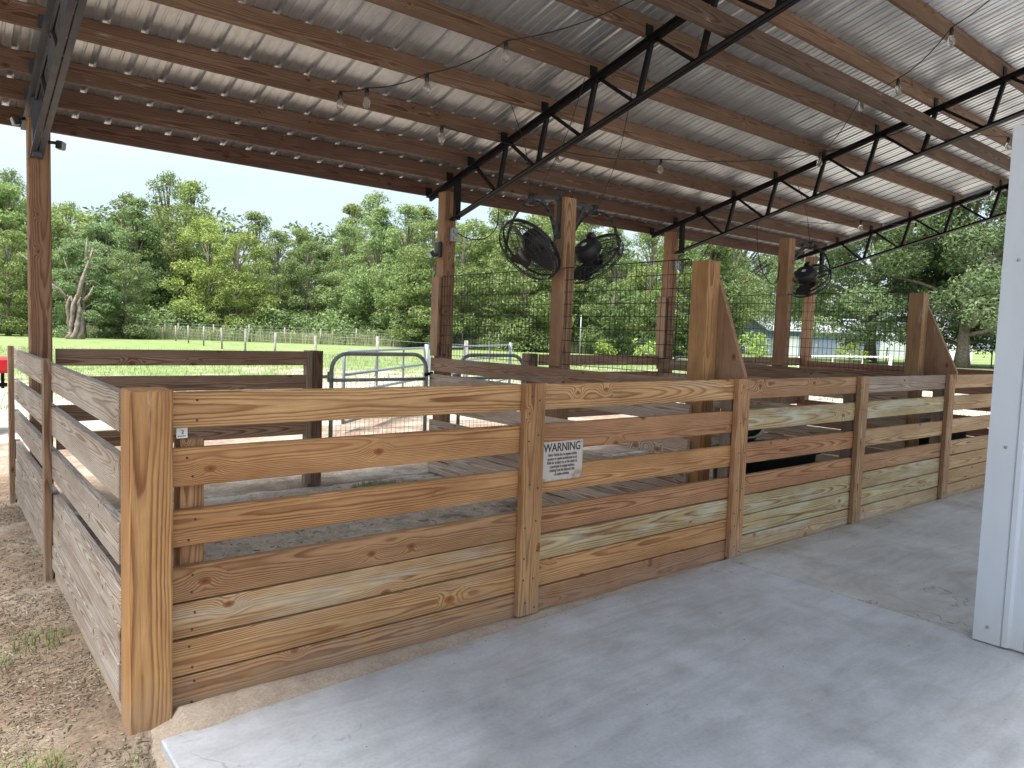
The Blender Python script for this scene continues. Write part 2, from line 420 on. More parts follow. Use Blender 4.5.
cr = wn.new('ShaderNodeValToRGB'); cr.color_ramp.elements[0].position = .30; cr.color_ramp.elements[0].color = (.30, .30, .30, 1)
cr.color_ramp.elements[1].position = .62; cr.color_ramp.elements[1].color = (.92, .92, .92, 1); wl.new(nz.outputs[0], cr.inputs[0])
mxw = wn.new('ShaderNodeMix'); mxw.data_type = 'RGBA'; wl.new(cr.outputs[0], mxw.inputs[0])
wl.new(sky.outputs[0], mxw.inputs[6])
# overcast veil: about three times brighter overhead than at the horizon
sz = wn.new('ShaderNodeSeparateXYZ'); wl.new(tcw.outputs['Generated'], sz.inputs[0])
mm = wn.new('ShaderNodeMath'); mm.operation = 'MAXIMUM'; wl.new(sz.outputs['Z'], mm.inputs[0]); mm.inputs[1].default_value = 0
ma = wn.new('ShaderNodeMath'); ma.operation = 'MULTIPLY_ADD'; wl.new(mm.outputs[0], ma.inputs[0]); ma.inputs[1].default_value = 2.2; ma.inputs[2].default_value = 1.0
vc = wn.new('ShaderNodeVectorMath'); vc.operation = 'SCALE'; vc.inputs[0].default_value = (2.1, 2.38, 2.62); wl.new(ma.outputs[0], vc.inputs['Scale'])
wl.new(vc.outputs[0], mxw.inputs[7])
wl.new(mxw.outputs[2], bg.inputs[0]); bg.inputs[1].default_value = .10
SC.view_settings.view_transform = 'Standard'; SC.view_settings.look = 'None'
SC.view_settings.exposure = 1.68; SC.view_settings.gamma = 1
SC.cycles.max_bounces = 8; SC.cycles.diffuse_bounces = 5; SC.cycles.transparent_max_bounces = 8
SC.cycles.use_denoising = True

# ------------------------------------------------------------------ ground
def hnoise(x, y, s, seed=0):
    from mathutils import noise
    return noise.noise(V((x * s + seed, y * s - seed, seed * .37)))
def grid(name, x0, x1, y0, y1, step, hf, mat, kind='structure'):
    nx = int(round((x1 - x0) / step)) + 1; ny = int(round((y1 - y0) / step)) + 1
    vs = []; fs = []
    for j in range(ny):
        y = y0 + j * (y1 - y0) / (ny - 1)
        for i in range(nx):
            x = x0 + i * (x1 - x0) / (nx - 1); vs.append((x, y, hf(x, y)))
    for j in range(ny - 1):
        for i in range(nx - 1):
            a = j * nx + i; fs.append((a, a + 1, a + nx + 1, a + nx))
    m = MB(); m.add(vs, fs, True)
    o = m.build(name, MAT[mat], None, recalc=False); o['kind'] = kind
    return o
m = MB(); m.add([(-900, -900, -.11), (1200, -900, -.11), (1200, 1200, -.11), (-900, 1200, -.11)], [(0, 1, 2, 3)])
m.build('field', MAT['field'], None)['kind'] = 'structure'
def dirt_h(x, y):
    e = min(x + 6.5, 12.6 - x, y + 6.5, 9.0 - y) / 2.0 + hnoise(x, y, .6, 5) * .9
    e = max(0, min(1, e))
    pen = 1 if (x > .0 and y > .0) else max(0, 1 - math.hypot(min(x, 0), min(y, 0)) * 2.2)
    h = -.075 + .05 * pen + hnoise(x, y, 1.3, 1) * .02 + hnoise(x, y, 5, 2) * .012 + hnoise(x, y, 14, 3) * .008
    if x > .1 and y < -.3: return -.16
    return h * e + (-.135) * (1 - e)
grid('dirt_ground', -6.5, 12.6, -6.5, 9.0, .05, dirt_h, 'dirt')
# slab in two pours with a joint at x = 3.65
for nm, x0, x1, col in (('concrete_floor', .0, 3.641, (.415, .43, .455, .32)), ('concrete_floor', 3.656, 14.0, (.42, .42, .42, .6))):
    m = MB(); m.box((x0, -7.0, -.14), (x1, -.02 if x0 > 1 else -.19, 0.0))
    if x0 < 1: m.v[2] = (x1, -.03, -.14); m.v[6] = (x1, -.03, 0.0)
    o = m.build(nm, MAT['concrete'], None, col=col, bevel=.006); o['kind'] = 'structure'
def drift_h(x, y):
    f = 1 - max(0, min(1, x / 1.5)) * .94
    h = .022 * f - .16 * max(0, -.07 * f - y + hnoise(x, y, 3, 8) * .06) + hnoise(x, y, 7, 4) * .006 + hnoise(x, y, 20, 9) * .003
    if y > -.02: h -= (y + .02) * .6
    if x < .1: h = min(h, -.005 - (.1 - x) * .30) 
    return h if x < 3.6 else -.03
grid('sand_drift', -.35, 3.6, -.55, .12, .025, drift_h, 'sand_drift')

# ------------------------------------------------------------------ colours of the lumber
GOLD = (.52, .325, .155); ORANGE = (.50, .282, .128); RED = (.42, .232, .122); BROWN = (.41, .245, .128)
TAN = (.50, .35, .19); GREEN = (.46, .385, .222); PALE = (.52, .40, .235); GREY = (.45, .42, .38)
GREYB = (.36, .30, .25); DARK = (.46, .31, .22); REDG = (.36, .23, .16); PINK = (.40, .31, .26)

# ------------------------------------------------------------------ front fence
ff = thing('plank_fence', 'long honey coloured plank fence with flat battens at the edge of the concrete', 'fence', (0, 0, 0))
posts_x = [1.853, 3.74, 5.478, 7.30, 9.13, 10.98]
rows = [(1.24, .14), (1.025, .15), (.785, .145), (.56, .14), (.414, .14), (.268, .142), (.120, .138)]
bays = [
 [(GOLD, 0), (ORANGE, 0), (ORANGE, 0), (BROWN, 0), ((.50, .325, .165), .4), ((.50, .31, .15), .15), (BROWN, .1)],
 [(GOLD, .25), (RED, 0), (ORANGE, 0), (RED, 0), ((.47, .36, .20), .8), (ORANGE, .1), (RED, 0)],
 [(BROWN, .1), (GREEN, 1), (RED, 0), (RED, 0), (GREEN, .6), (GREEN, .7), (PALE, .8)],
 [(GREYB, .1), (GREEN, .6), (TAN, .2), (BROWN, .1), (GREEN, .7), (GREEN, .5), (PALE, .5)],
 [(TAN, .1), (TAN, .1), (TAN, .1), (TAN, .1), (TAN, .2), (TAN, 0), (TAN, .1)],
 [(TAN, .1), (TAN, .1), (TAN, .1), (TAN, .1), (TAN, .2), (TAN, 0), (TAN, .1)]]
xe = [.078] + posts_x
for b in range(6):
    x0, x1 = xe[b] + (.0 if b == 0 else .002), xe[b + 1] - .002
    if b == 5: x1 = 10.9
    for (zt, h), (c, s) in zip(rows, bays[b]):
        board('board', ff, (x0, .019, zt - h/2), (x1, .019, zt - h/2), .038, h - .003, c, stain=s, jit=.003)
for i, x in enumerate(posts_x[:-1]):
    board('post', ff, (x, -.0215, .001), (x, -.0215, 1.246), .039, .14, [(.46, .275, .135), (.43, .25, .13), (.42, .275, .155), (.38, .24, .14), BROWN][i], up=(1, 0, 0), vary=.05)
    if i > 0: board('post', ff, (x + .02, .085, -.05), (x + .02, .085, 1.2), .09, .09, GREYB, up=(1, 0, 0))
def nail(x, y, z):
    m = MB(); m.lathe([(.0048, 0), (.0048, .0022), (.003, .003)], (x, y, z), (0, -1, 0), 8); m.build('nail', MAT['rusty'], ff)
for i, x in enumerate(posts_x[:4]):
    for zt_, h in rows:
        for dx in (-.035, .035): nail(x + dx + R.uniform(-.012, .012), -.041, zt_ - h / 2 + R.uniform(-.03, .03))
for zt_, h in rows:
    for dz in (-.04, .035): nail(.155 + R.uniform(-.02, .02), .0, zt_ - h / 2 + dz + R.uniform(-.01, .01))
board('corner_post', ff, (.002, .035, -.09), (.002, .035, 1.25), .15, .15, (.50, .295, .13), up=(1, 0, 0), bevel=.006)
board('post', ff, (.165, .085, -.05), (.165, .085, 1.05), .09, .09, BROWN, up=(1, 0, 0))

# ------------------------------------------------------------------ left fence
lf = thing('plank_fence', 'short silver grey weathered plank fence on the dirt at the left side', 'fence', (0, 2.4, 0))
lrows = [(1.235, .155, .005), (.985, .165, .006), (.73, .165, .006), (.475, .145, .0), (.328, .145, .004), (.18, .145, .008), (.065, .10, -.006)]
for zt, h, dx in lrows:
    c = GREY if zt > .1 else (.50, .44, .36)
    ymid = 2.03
    board('board', lf, (-.055 - dx, .115, zt - h/2), (-.055 - dx, ymid - .002, zt - h/2), .038, h - .004, c, jit=.004, vary=.09)
    board('board', lf, (-.055 - dx, ymid + .002, zt - h/2), (-.055 - dx, 4.40, zt - h/2), .038, h - .004, c, jit=.004, vary=.09)
board('post', lf, (-.098, 2.03, -.11), (-.098, 2.03, 1.265), .085, .04, (.36, .26, .18), up=(1, 0, 0))
board('post', lf, (-.098, 4.30, -.11), (-.098, 4.30, 1.26), .085, .04, (.34, .25, .18), up=(1, 0, 0))

# ------------------------------------------------------------------ dividers
def wire_panel(parent, x, y0, y1, z0, z1, mat='wire_black', name='mesh_panel'):
    m = MB(); r = .0026
    n = int((y1 - y0) / .0508)
    for i in range(n + 1):
        y = y0 + (y1 - y0) * i / n; m.tube([(x, y, z0), (x, y, z1)], r, 4)
    k = int((z1 - z0) / .1016)
    for i in range(k + 1):
        z = z1 - i * .1016; m.tube([(x - .004, y0, z), (x - .004, y1, z)], r if i else r * 1.5, 4)
    return m.build(name, MAT[mat], parent, recalc=False)

def divider(X, label, ty, my, mid_top, ctop, clow, cpost):
    d = thing('pen_divider', label, 'fence', (X, 1.9, 0))
    rws = [(1.225, .145, ctop), (1.045, .14, clow), (.79, .14, clow), (.56, .14, clow), (.415, .14, clow), (.27, .14, clow), (.125, .13, clow)]
    for zt, h, c in rws:
        board('board', d, (X - .095, ty + .0, zt - h/2), (X - .095, 3.66, zt - h/2), .036, h - .005, c, jit=.006, vary=.14, stain=.3)
    board('tall_post', d, (X - .002, ty, -.05), (X - .002, ty, 2.055), .14, .14, cpost, up=(1, 0, 0))
    m = MB(); m.prism([(X + .07, ty + .06, 1.15), (X + .07, -.03, 1.15), (X + .07, -.035, 1.27), (X + .07, ty - .06, 1.93), (X + .07, ty - .03, 1.95), (X + .07, ty + .06, 1.90)], (.038, 0, 0))
    br = m.build('brace', MAT['wood'], d, col=(.33, .21, .13, .1))
    # keep the grain running up the brace
    ctr = V((.089, ty - 1.9, 1.55))
    br.data.transform(Matrix(((0, 0, 1, 0), (1, 0, 0, 0), (0, 1, 0, 0), (0, 0, 0, 1))) @ Matrix.Translation(-ctr))
    br.matrix_local = Matrix.Translation(ctr) @ Matrix(((0, 1, 0, 0), (0, 0, 1, 0), (1, 0, 0, 0), (0, 0, 0, 1)))
    board('mid_post', d, (X, my, -.05), (X, my, mid_top), .135, .135, (.36, .225, .13), up=(1, 0, 0))
    board('post_plank', d, (X - .080, my - .04, 1.235), (X - .080, my - .04, 2.05), .145, .022, (.40, .24, .15), up=(1, 0, 0))
    board('post_plank', d, (X - .09, 3.62, 1.235), (X - .09, 3.62, 2.06), .14, .038, (.42, .29, .19), up=(1, 0, 0))
    wire_panel(d, X - .075, ty + .075, my - .09, 1.235, 2.068)
    wire_panel(d, X - .075, my + .08, 3.535, 1.235, 2.068)
    return d
divider(3.66, 'pen divider of boards and wire mesh with two fans on its middle post', .27, 1.76, 2.67, REDG, (.57, .475, .39), (.44, .265, .125))
divider(7.32, 'far pen divider of brown boards and wire mesh with one fan on its middle post', .34, 1.86, 2.73, (.30, .21, .14), (.43, .33, .24), (.39, .255, .14))

# ------------------------------------------------------------------ back fences
def back_fence(x0, x1, label, post_x, col):
    b = thing('rail_fence', label, 'fence', ((x0 + x1) / 2, 3.66, 0))
    for zt in (1.265, 1.05, .83, .61):
        board('rail', b, (x0, 3.655, zt - .065), (x1, 3.655, zt - .065), .038, .13, col, jit=.006, vary=.12)
    for px_ in post_x:
        board('post', b, (px_, 3.745, -.05), (px_, 3.745, 1.27), .14, .14, (.24, .16, .11), up=(1, 0, 0))
    return b
bf = back_fence(.14, 2.2, 'dark brown rail fence at the back of the first pen beside the arched gate', [2.27], DARK)
board('post_trim', bf, (2.18, 3.645, .0), (2.18, 3.645, 1.265), .04, .06, (.36, .27, .2), up=(1, 0, 0))
back_fence(5.07, 7.24, 'dark rail fence behind the wire mesh at the back of the second pen', [5.0], DARK)
back_fence(8.75, 10.9, 'brown rail fence at the back of the third pen beneath the far fan', [8.7], REDG)
d3 = thing('rail_fence', 'reddish brown rail fence closing the far end of the pens, seen through the mesh', 'fence', (10.98, 1.9, 0))
for zt in (1.22, 1.0, .78, .56, .41, .27, .13):
    board('rail', d3, (10.93, .06, zt - .07), (10.93, 3.52, zt - .07), .038, .135, (.32, .17, .12), jit=.006, vary=.1)
board('post', d3, (11.0, 1.8, -.05), (11.0, 1.8, 1.2), .1, .1, BROWN, up=(1, 0, 0))

# ------------------------------------------------------------------ arched tube gates
def arch_gate(x0, x1, label, hinge_left=True, y=3.70, group='arched pen gates'):
    g = thing('tube_gate', label, 'gate', ((x0 + x1) / 2, y, .1), group)
    m = MB(); rad = .16; zt = 1.245; pts = [(x0, y, .12), (x0, y, zt - rad)]
    for k in range(1, 7): a = math.pi / 2 * k / 6; pts.append((x0 + rad - rad * math.cos(a), y, zt - rad + rad * math.sin(a)))
    for k in range(0, 7): a = math.pi / 2 * k / 6; pts.append((x1 - rad + rad * math.sin(a), y, zt - rad + rad * math.cos(a)))
    pts.append((x1, y, .12)); m.tube(pts, .021, 10)
    m.tube([(x0, y, .14), (x1, y, .14)], .019, 10)
    m.build('frame', MAT['galv_dark'], g)
    m = MB(); m.tube([(x0 + .022, y, .985), (x1 - .022, y, .985)], .019, 10); m.build('cross_rail', MAT['galv_dark'], g)
    m = MB()
    n = int((x1 - x0) / .05)
    for i in range(1, n): xx = x0 + (x1 - x0) * i / n; m.tube([(xx, y - .012, .15), (xx, y - .012, .975)], .0022, 4)
    for i in range(1, 9): zz = .985 - i * .1; m.tube([(x0, y - .016, zz), (x1, y - .016, zz)], .0022, 4)
    m.build('wire_mesh', MAT['galv'], g, recalc=False)
    hx = x0 - .012 if hinge_left else x1 + .012
    for z in (1.02, .3):
        m = MB(); m.lathe([(.03, -.05), (.03, .05)], (hx, y, z), n=10); m.bar((hx, y, z), (hx + (-.07 if hinge_left else .07), y + .01, z), .02, .03); m.build('hinge', MAT['galv_dark'], g)
    lx = x1 if hinge_left else x0
    m = MB(); m.bar((lx - .03, y - .02, 1.03), (lx + .07, y - .02, 1.05), .018, .03); m.tube([(lx + .03, y - .03, 1.03), (lx + .035, y - .035, .95), (lx + .05, y - .03, .9)], .006, 6)
    m.build('latch', MAT['black_steel'], g)
arch_gate(2.44, 3.52, 'arched grey tube gate at the back of the first pen, nearest the camera')
arch_gate(3.95, 4.86, 'arched grey tube gate right of the second roof post, half hidden by the divider rail')
arch_gate(7.58, 8.5, 'arched dark gate glimpsed behind the tall braced post', group='arched pen gates')

# galvanised corral gates outside
def corral_gate(A, B, label, mat='silver_paint', nleg=2):
    A = V((*A, 0)); B = V((*B, 0)); g = thing('corral_gate', label, 'gate', ((A + B) / 2) + V((0, 0, -.1)))
    zs = [.12, .33, .55, .82, 1.15]
    m = MB(); d = (B - A).normalized()
    pts = [A + V((0, 0, .1)), A + V((0, 0, 1.05)), A + d * .03 + V((0, 0, 1.12)), A + d * .1 + V((0, 0, 1.15)), B - d * .1 + V((0, 0, 1.15)), B - d * .03 + V((0, 0, 1.12)), B + V((0, 0, 1.05)), B + V((0, 0, .1))]
    m.tube(pts, .024, 8); m.build('frame', MAT[mat], g)
    for z in zs[:-1]:
        m = MB(); m.tube([A + V((0, 0, z)), B + V((0, 0, z))], .024, 8); m.build('rail', MAT[mat], g)
    for k in range(1, nleg + 1):
        p = A + (B - A) * k / (nleg + 1); m = MB(); m.bar(p + V((0, 0, .1)), p + V((0, 0, 1.14)), .03, .02); m.build('stay', MAT[mat], g)
    m = MB(); m.tube([B + d * .12 + V((0, 0, -.12)), B + d * .12 + V((0, 0, 1.22))], .05, 10); m.build('post', MAT[mat], g)
corral_gate((4.07, 6.8), (7.12, 9.5), 'silver tube gate standing on the sand just beyond the nearest arched gate')
corral_gate((7.45, 9.8), (13.1, 14.3), 'long silver tube gate running off behind the wire mesh beside the second roof post')
corral_gate((18.06, 7.76), (24.1, 8.03), 'white tube gate outside the far end of the barn in front of the blue shed', 'label_white')

# ------------------------------------------------------------------ open barn: posts, trusses, purlins, roof
SL = .265
def zt(y): return 3.02 + SL * (3.66 - y)
YEND = -3.5  # unseen rear edge of the roof, placed to keep sun off the slab
barn = thing('open_barn', 'open sided pole barn with wooden posts, black steel trusses, purlins and ribbed metal roof', 'barn', (5.5, 3.6, 0))
PX = [.036, 3.66, 7.32, 10.98]
for i, x in enumerate(PX):
    board('post', barn, (x, 3.595, -.1), (x, 3.595, zt(3.6) - .085), .14, .14, [(.36, .225, .145), (.36, .22, .13), (.40, .23, .14), (.42, .26, .15)][i], up=(1, 0, 0), bevel=.005)
PY = [3.92, 3.52, 3.15, 2.62, 2.05, 1.46, .88, .31, -.28, -.87, -1.46, -2.05, -2.64, -3.23]
nrm = V((0, -SL, -1)).normalized() * -1      # up, square to the slope
for i, y in enumerate(PY):
    z = zt(y) + .070
    c = [(.15, .092, .068), (.145, .09, .066), (.15, .095, .068), (.16, .102, .07)][i] if i < 4 else (.185, .122, .082)
    board('purlin', barn, (-2.1, y + .02, z), (11.32, y + .02, z), .038, .138, c, vary=.1, bevel=.002)
board('header_beam', barn, (-2.1, .19, 3.63), (11.3, .19, 3.63), .045, .14, (.11, .075, .055))
# ribbed sheet
m = MB(); P_ = .2286; prof = []
x = -.62 - .2286 * 7  # unseen left overhang, lengthened to shade the slab, dirt and left fence
while x < 11.42:
    for dx, h in ((0, 0), (.010, .021), (.036, .021), (.046, 0), (.086, 0), (.091, .004), (.103, .004), (.108, 0), (.166, 0), (.171, .004), (.183, .004), (.188, 0)):
        prof.append((x + dx, h))
    x += P_
vs = []; fs = []
ys = [4.02, 1.0, -1.2, YEND]
for y in ys:
    for px_, h in prof: vs.append((px_, y, zt(y) + .1435 + h))
n = len(prof)
for j in range(len(ys) - 1):
    for i in range(n - 1): fs.append((j*n+i, (j+1)*n+i, (j+1)*n+i+1, j*n+i+1))
m.add(vs, fs); m.build('roof_sheet', MAT['roof_metal'], barn, recalc=False)
m = MB(); m.bar((11.42, 4.03, zt(4.03) + .11), (11.42, YEND, zt(YEND) + .11), .02, .12); m.bar((11.38, 4.03, zt(4.03) + .168), (11.38, YEND, zt(YEND) + .168), .1, .006)
m.build('gable_trim', MAT['galv'], barn)
# fascia screws' shadows are not modelled; bolts on the eave purlins are
def angle_pair(m, A, B, leg, flip, t=.007, gap=.010):
    """two steel angles back to back along A-B; flip=+1 flange on top"""
    A = V(A); B = V(B); d = (B - A).normalized(); up = V((1, 0, 0)).cross(d).normalized()
    if up.z < 0: up = -up
    for s in (-1, 1):
        ox = V((s * (gap / 2 + t / 2), 0, 0))
        m.bar(A + ox - up * flip * leg / 2, B + ox - up * flip * leg / 2, t, leg, up)
        ox = V((s * (gap / 2 + t + leg / 2 - .002), 0, 0))
        m.bar(A + ox - up * flip * t / 2, B + ox - up * flip * t / 2, leg - .004, t, up)
def truss(x, mat):
    e = bpy.data.objects.new('truss', None); COL.objects.link(e); e.parent = barn
    e.location = V((x, 3.4, 2.6)) - WL[barn]; WL[e] = V((x, 3.4, 2.6))
    yT, yB = 3.95, 3.42
    m = MB(); angle_pair(m, (x, yT, zt(yT) - .001), (x, YEND + .2, zt(YEND + .2) - .001), .045, 1); m.build('top_chord', MAT[mat], e)
    D = .41
    zb = lambda y: zt(y) - D
    m = MB(); angle_pair(m, (x, yB + .08, zb(yB + .08)), (x, YEND + .2, zb(YEND + .2)), .033, -1); m.build('bottom_chord', MAT[mat], e)
    nodes = [y for y in PY if y < 3.3 and y > YEND + .5]
    m = MB(); m.bar((x, yB, zt(yB) - .02), (x, yB, zb(yB) - .02), .06, .05, (0, 1, 0)); m.build('end_bar', MAT[mat], e)
    for i, y in enumerate(nodes):
        if i > 0:
            m = MB(); m.bar((x, y, zt(y) - .02), (x, y + .105, zb(y + .105) + .01), .034, .036, (0, 1, 0)); m.build('web_bar', MAT[mat], e)
        if i + 1 < len(nodes):
            y2 = nodes[i + 1] + .145
            m = MB(); m.bar((x, y - .05, zt(y - .05) - .03), (x, y2, zb(y2) + .01), .024, .026, (0, 1, 0)); m.build('web_bar', MAT[mat], e)
    for y in PY:
        if y < YEND + .4: continue
        m = MB(); m.bar((x - .034, y - .006, zt(y) + .0), (x - .034, y - .006, zt(y) + .085), .075, .008, (0, 1, 0))
        m.build('purlin_clip', MAT[mat], e)
for i, x in enumerate((.010, 3.665, 7.325, 10.985)):
    truss(x, 'skylit_steel' if i == 0 else 'black_steel')

# ------------------------------------------------------------------ white metal wall
mw = thing('metal_wall', 'white ribbed metal wall at the right edge ending in a folded corner trim', 'wall', (3.6, -1.58, 0))
prof = []; y = -1.70
while y > -6.9:
    for dy, h in ((0, 0), (-.012, -.018), (-.034, -.018), (-.046, 0), (-.100, 0), (-.104, -.004), (-.114, -.004), (-.118, 0), (-.172, 0), (-.176, -.004), (-.186, -.004), (-.190, 0)):
        prof.append((3.585 + h, y + dy))
    y -= .2286
m = MB(); vs = []; fs = []
for z in (.012, 2.6):
    for a, b in prof: vs.append((a, b, z))
n = len(prof)
for i in range(n - 1): fs.append((i, i + 1, n + i + 1, n + i))
m.add(vs, fs); m.build('panel', MAT['wall_metal'], mw, recalc=False)
m = MB(); m.prism([(3.572, -1.58, .008), (3.572, -1.70, .008), (3.578, -1.705, .008), (3.60, -1.705, .008), (3.60, -1.60, .008), (3.76, -1.60, .008), (3.76, -1.58, .008)], (0, 0, 2.6)); m.build('corner_trim', MAT['wall_metal'], mw, bevel=.0)
m = MB(); m.box((3.605, -6.9, .0), (3.74, -1.605, 2.59)); m.build('wall_core', MAT['wall_metal'], mw)
for yy, zz in ((-1.645, .09), (-1.66, 1.02), (-1.65, 1.95)):
    m = MB(); m.lathe([(.008, 0), (.008, .004), (.005, .009)], (3.572, yy, zz), (-1, 0, 0), 8); m.build('screw', MAT['galv_dark'], mw)

# ------------------------------------------------------------------ fans
def fan(c, nx, post_pt, label, tilt=.69, rad=.29):
    c = V(c); f = thing('barn_fan', label, 'fan', c, 'round black barn fans')
    n = V((nx * math.sqrt(1 - tilt * tilt), 0, -tilt)); u = V((0, 1, 0)); w = n.cross(u).normalized()
    def P(a, r, h): return c + (u * math.cos(a) + w * math.sin(a)) * r + n * h
    m = MB()
    for r, h, q in ((rad, .028, .0055), (rad, -.028, .007), (rad * .96, .05, .004), (rad * .75, .062, .003), (rad * .5, .068, .003), (rad * .28, .07, .003), (rad * .8, -.052, .0035), (rad * .6, -.062, .0035)):
        m.tube([P(2 * math.pi * k / 44, r, h) for k in range(44)], q, 5, closed=True)
    for k in range(48):
        a = 2 * math.pi * k / 48; a2 = a + .25
        m.tube([P(a, .05, .07), P(a + .1, rad * .55, .067), P(a2, rad * .96, .05), P(a2, rad, .028), P(a2, rad, -.028), P(a2 - .1, rad * .8, -.052), P(a, .12, -.07)], .0019, 4)
    m.build('cage', MAT['fan_steel'], f, recalc=False)
    m = MB(); m.lathe([(rad - .006, -.03), (rad - .006, -.008), (rad - .010, -.008), (rad - .010, -.03)], c, n, 44, cap=False); m.build('shroud', MAT['black_plastic'], f)
    m = MB(); m.lathe([(.03, -.155), (.105, -.15), (.125, -.13), (.13, -.06), (.10, -.035), (.05, .02), (.02, .03)], c, n, 22); m.build('motor', MAT['fan_steel'], f)
    m = MB(); m.lathe([(.065, .072), (.06, .078), (.0, .08)], c, n, 16, cap=False); m.build('badge', MAT['black_plastic'], f)
    for k in range(3):
        m = MB(); a0 = 2 * math.pi * k / 3 + .4; vs = []; N = 7
        for i in range(N + 1):
            r = .05 + (rad - .075) * i / N; wd = .42 + .30 * math.sin(math.pi * min(1, i / N * .85 + .1))
            for s in (-1, 1): vs.append(P(a0 + s * wd * .62 + .1 * i / N, r, .015 + s * -.035))
        fs = [(2*i, 2*i+1, 2*i+3, 2*i+2) for i in range(N)]
        vs2 = [v - n * .004 for v in vs]; q = len(vs)
        fs2 = [tuple(reversed([j + q for j in fc])) for fc in fs]
        m.add(vs + vs2, fs + fs2, True); m.build('blade', MAT['fan_steel'], f, recalc=False)
    # yoke and arm
    top = c + V((0, 0, .40)); m = MB(); pts = []
    for k in range(15):
        a = math.pi * k / 14; pts.append(c + u * math.cos(a) * (rad + .03) + V((0, 0, 1)) * math.sin(a) * .40)
    for i in range(14): m.bar(pts[i], pts[i + 1], .008, .034, (1, 0, 0)) if False else m.tube([pts[i], pts[i + 1]], .0125, 6)
    m.build('yoke', MAT['fan_steel'], f)
    m = MB(); m.lathe([(.03, -.03), (.03, .06)], top, n=12); m.bar(top + V((0, 0, .03)), V(post_pt), .03, .03); m.bar(V(post_pt) - V((0, 0, .28)), top + V((-nx * .12, 0, .03)), .025, .02)
    m.bar(V(post_pt) + V((nx * .006, 0, .06)), V(post_pt) + V((nx * .006, 0, -.34)), .05, .012, (1, 0, 0)); m.build('bracket', MAT['fan_steel'], f)
    b0 = c - n * .135 + w * .115
    m = MB(); m.bar(b0 - u * .03, b0 + u * .03, .05, .08, n); m.build('switch_box', MAT['black_plastic'], f)
    s0 = c - n * .158 + w * .0
    m = MB(); m.bar(s0 - u * .022, s0 + u * .022, .035, .004, n); m.build('sticker', MAT['label_white'], f)
    return f
fan((3.30, 1.79, 2.20), -1, (3.595, 1.76, 2.66), 'round black fan left of the post, its open cage facing the first pen')
fan((3.97, 1.72, 2.19), 1, (3.725, 1.76, 2.64), 'round black fan right of the same post, its back turned to the camera')
fan((7.66, 1.76, 2.26), 1, (7.385, 1.86, 2.66), 'smaller looking black fan hanging on the far divider post', rad=.255)

# ------------------------------------------------------------------ string lights
def string(pts, label, bulbs, sag=.06):
    s = thing('string_light', label, 'string light', pts[0], 'festoon strings under the roof')
    m = MB()
    for a, b in zip(pts[:-1], pts[1:]):
        a = V(a); b = V(b); q = [a.lerp(b, k / 10) - V((0, 0, sag * (b - a).length * 4 * (k/10) * (1 - k/10))) for k in range(11)]
        m.tube(q, .0045, 5)
    m.build('wire', MAT['cable'], s)
    for p in bulbs:
        p = V(p); m = MB(); m.lathe([(.006, .0), (.014, -.005), (.017, -.03), (.017, -.062), (.013, -.066)], p, n=12); k = m.build('socket', MAT['black_plastic'], s)
        m = MB(); m.lathe([(.012, -.062), (.016, -.072), (.026, -.092), (.030, -.115), (.026, -.135), (.014, -.148), (.0, -.151)], p, n=14, cap=False); g = m.build('bulb', MAT['bulb_glass'], k, root=s)
def zb(y, d=.06): return zt(y) - d
S1 = [(1.86, 2.38, zb(2.38)), (2.02, 2.26, zb(2.26)), (2.33, 1.90, zb(1.90)), (2.62, 1.32, zb(1.32)), (3.2, .3, zb(.3)), (3.6, -.6, zb(-.6))]
string(S1, 'light string climbing the purlins left of the second truss', S1[:5])
S2 = [(2.86, 2.50, zb(2.5)), (4.15, 2.44, zb(2.44)), (5.34, 2.16, zb(2.16)), (6.98, 1.33, zb(1.33)), (7.44, .39, zb(.39)), (8.86, .15, zb(.15))]
string(S2, 'light string crossing the two middle trusses at a slant', S2, .03)
S3 = [(6.98, 1.33, zb(1.33)), (6.13, .48, zb(.48)), (6.15, .17, zb(.17)), (5.73, -.41, zb(-.41)), (5.2, -1.2, zb(-1.2))]
string(S3, 'light string hanging at the upper right between bare purlins', S3[1:4])
S4 = [(9.0, 2.7, zb(2.7)), (10.0, 2.32, zb(2.32)), (11.15, 2.04, zb(2.04)), (10.6, .85, zb(.85))]
string(S4, 'light string along the farthest truss at the open gable', S4[1:], .03)

# cords
def cord(pts, label, r=.006, name='power_cord'):
    m = MB(); P = [V(p) for p in pts]; out = []
    for i in range(len(P) - 1):
        p0, p1, p2, p3 = P[max(i-1, 0)], P[i], P[i+1], P[min(i+2, len(P)-1)]
        for k in range(8):
            t = k / 8
            out.append(.5 * ((2*p1) + (p2-p0)*t + (2*p0-5*p1+4*p2-p3)*t*t + (3*p1-p0-3*p2+p3)*t*t*t))
    out.append(P[-1]); m.tube(out, r, 6)
    o = m.build(name, MAT['cable'], None, loc=P[0]); tag(o, label, 'cord'); return o
cord([(7.32, 2.28, zt(2.28) - .43), (7.31, 2.26, 2.75), (7.29, 2.18, 2.42), (7.27, 2.02, 2.21), (7.25, 1.92, 2.24), (7.26, 1.9, 2.5)], 'black power cord looping from the third truss down to the far fan post')
cord([(3.70, 3.44, 2.52), (3.85, 3.44, 2.48), (4.02, 3.40, 2.5), (4.12, 3.34, 2.62), (4.12, 3.3, 2.85)], 'black cord looping beside the outlet box on the second roof post')
cord([(7.36, 3.44, 2.56), (7.5, 3.42, 2.53), (7.7, 3.38, 2.6), (7.76, 3.3, 2.8)], 'black cord curling beside the outlet box on the third roof post')
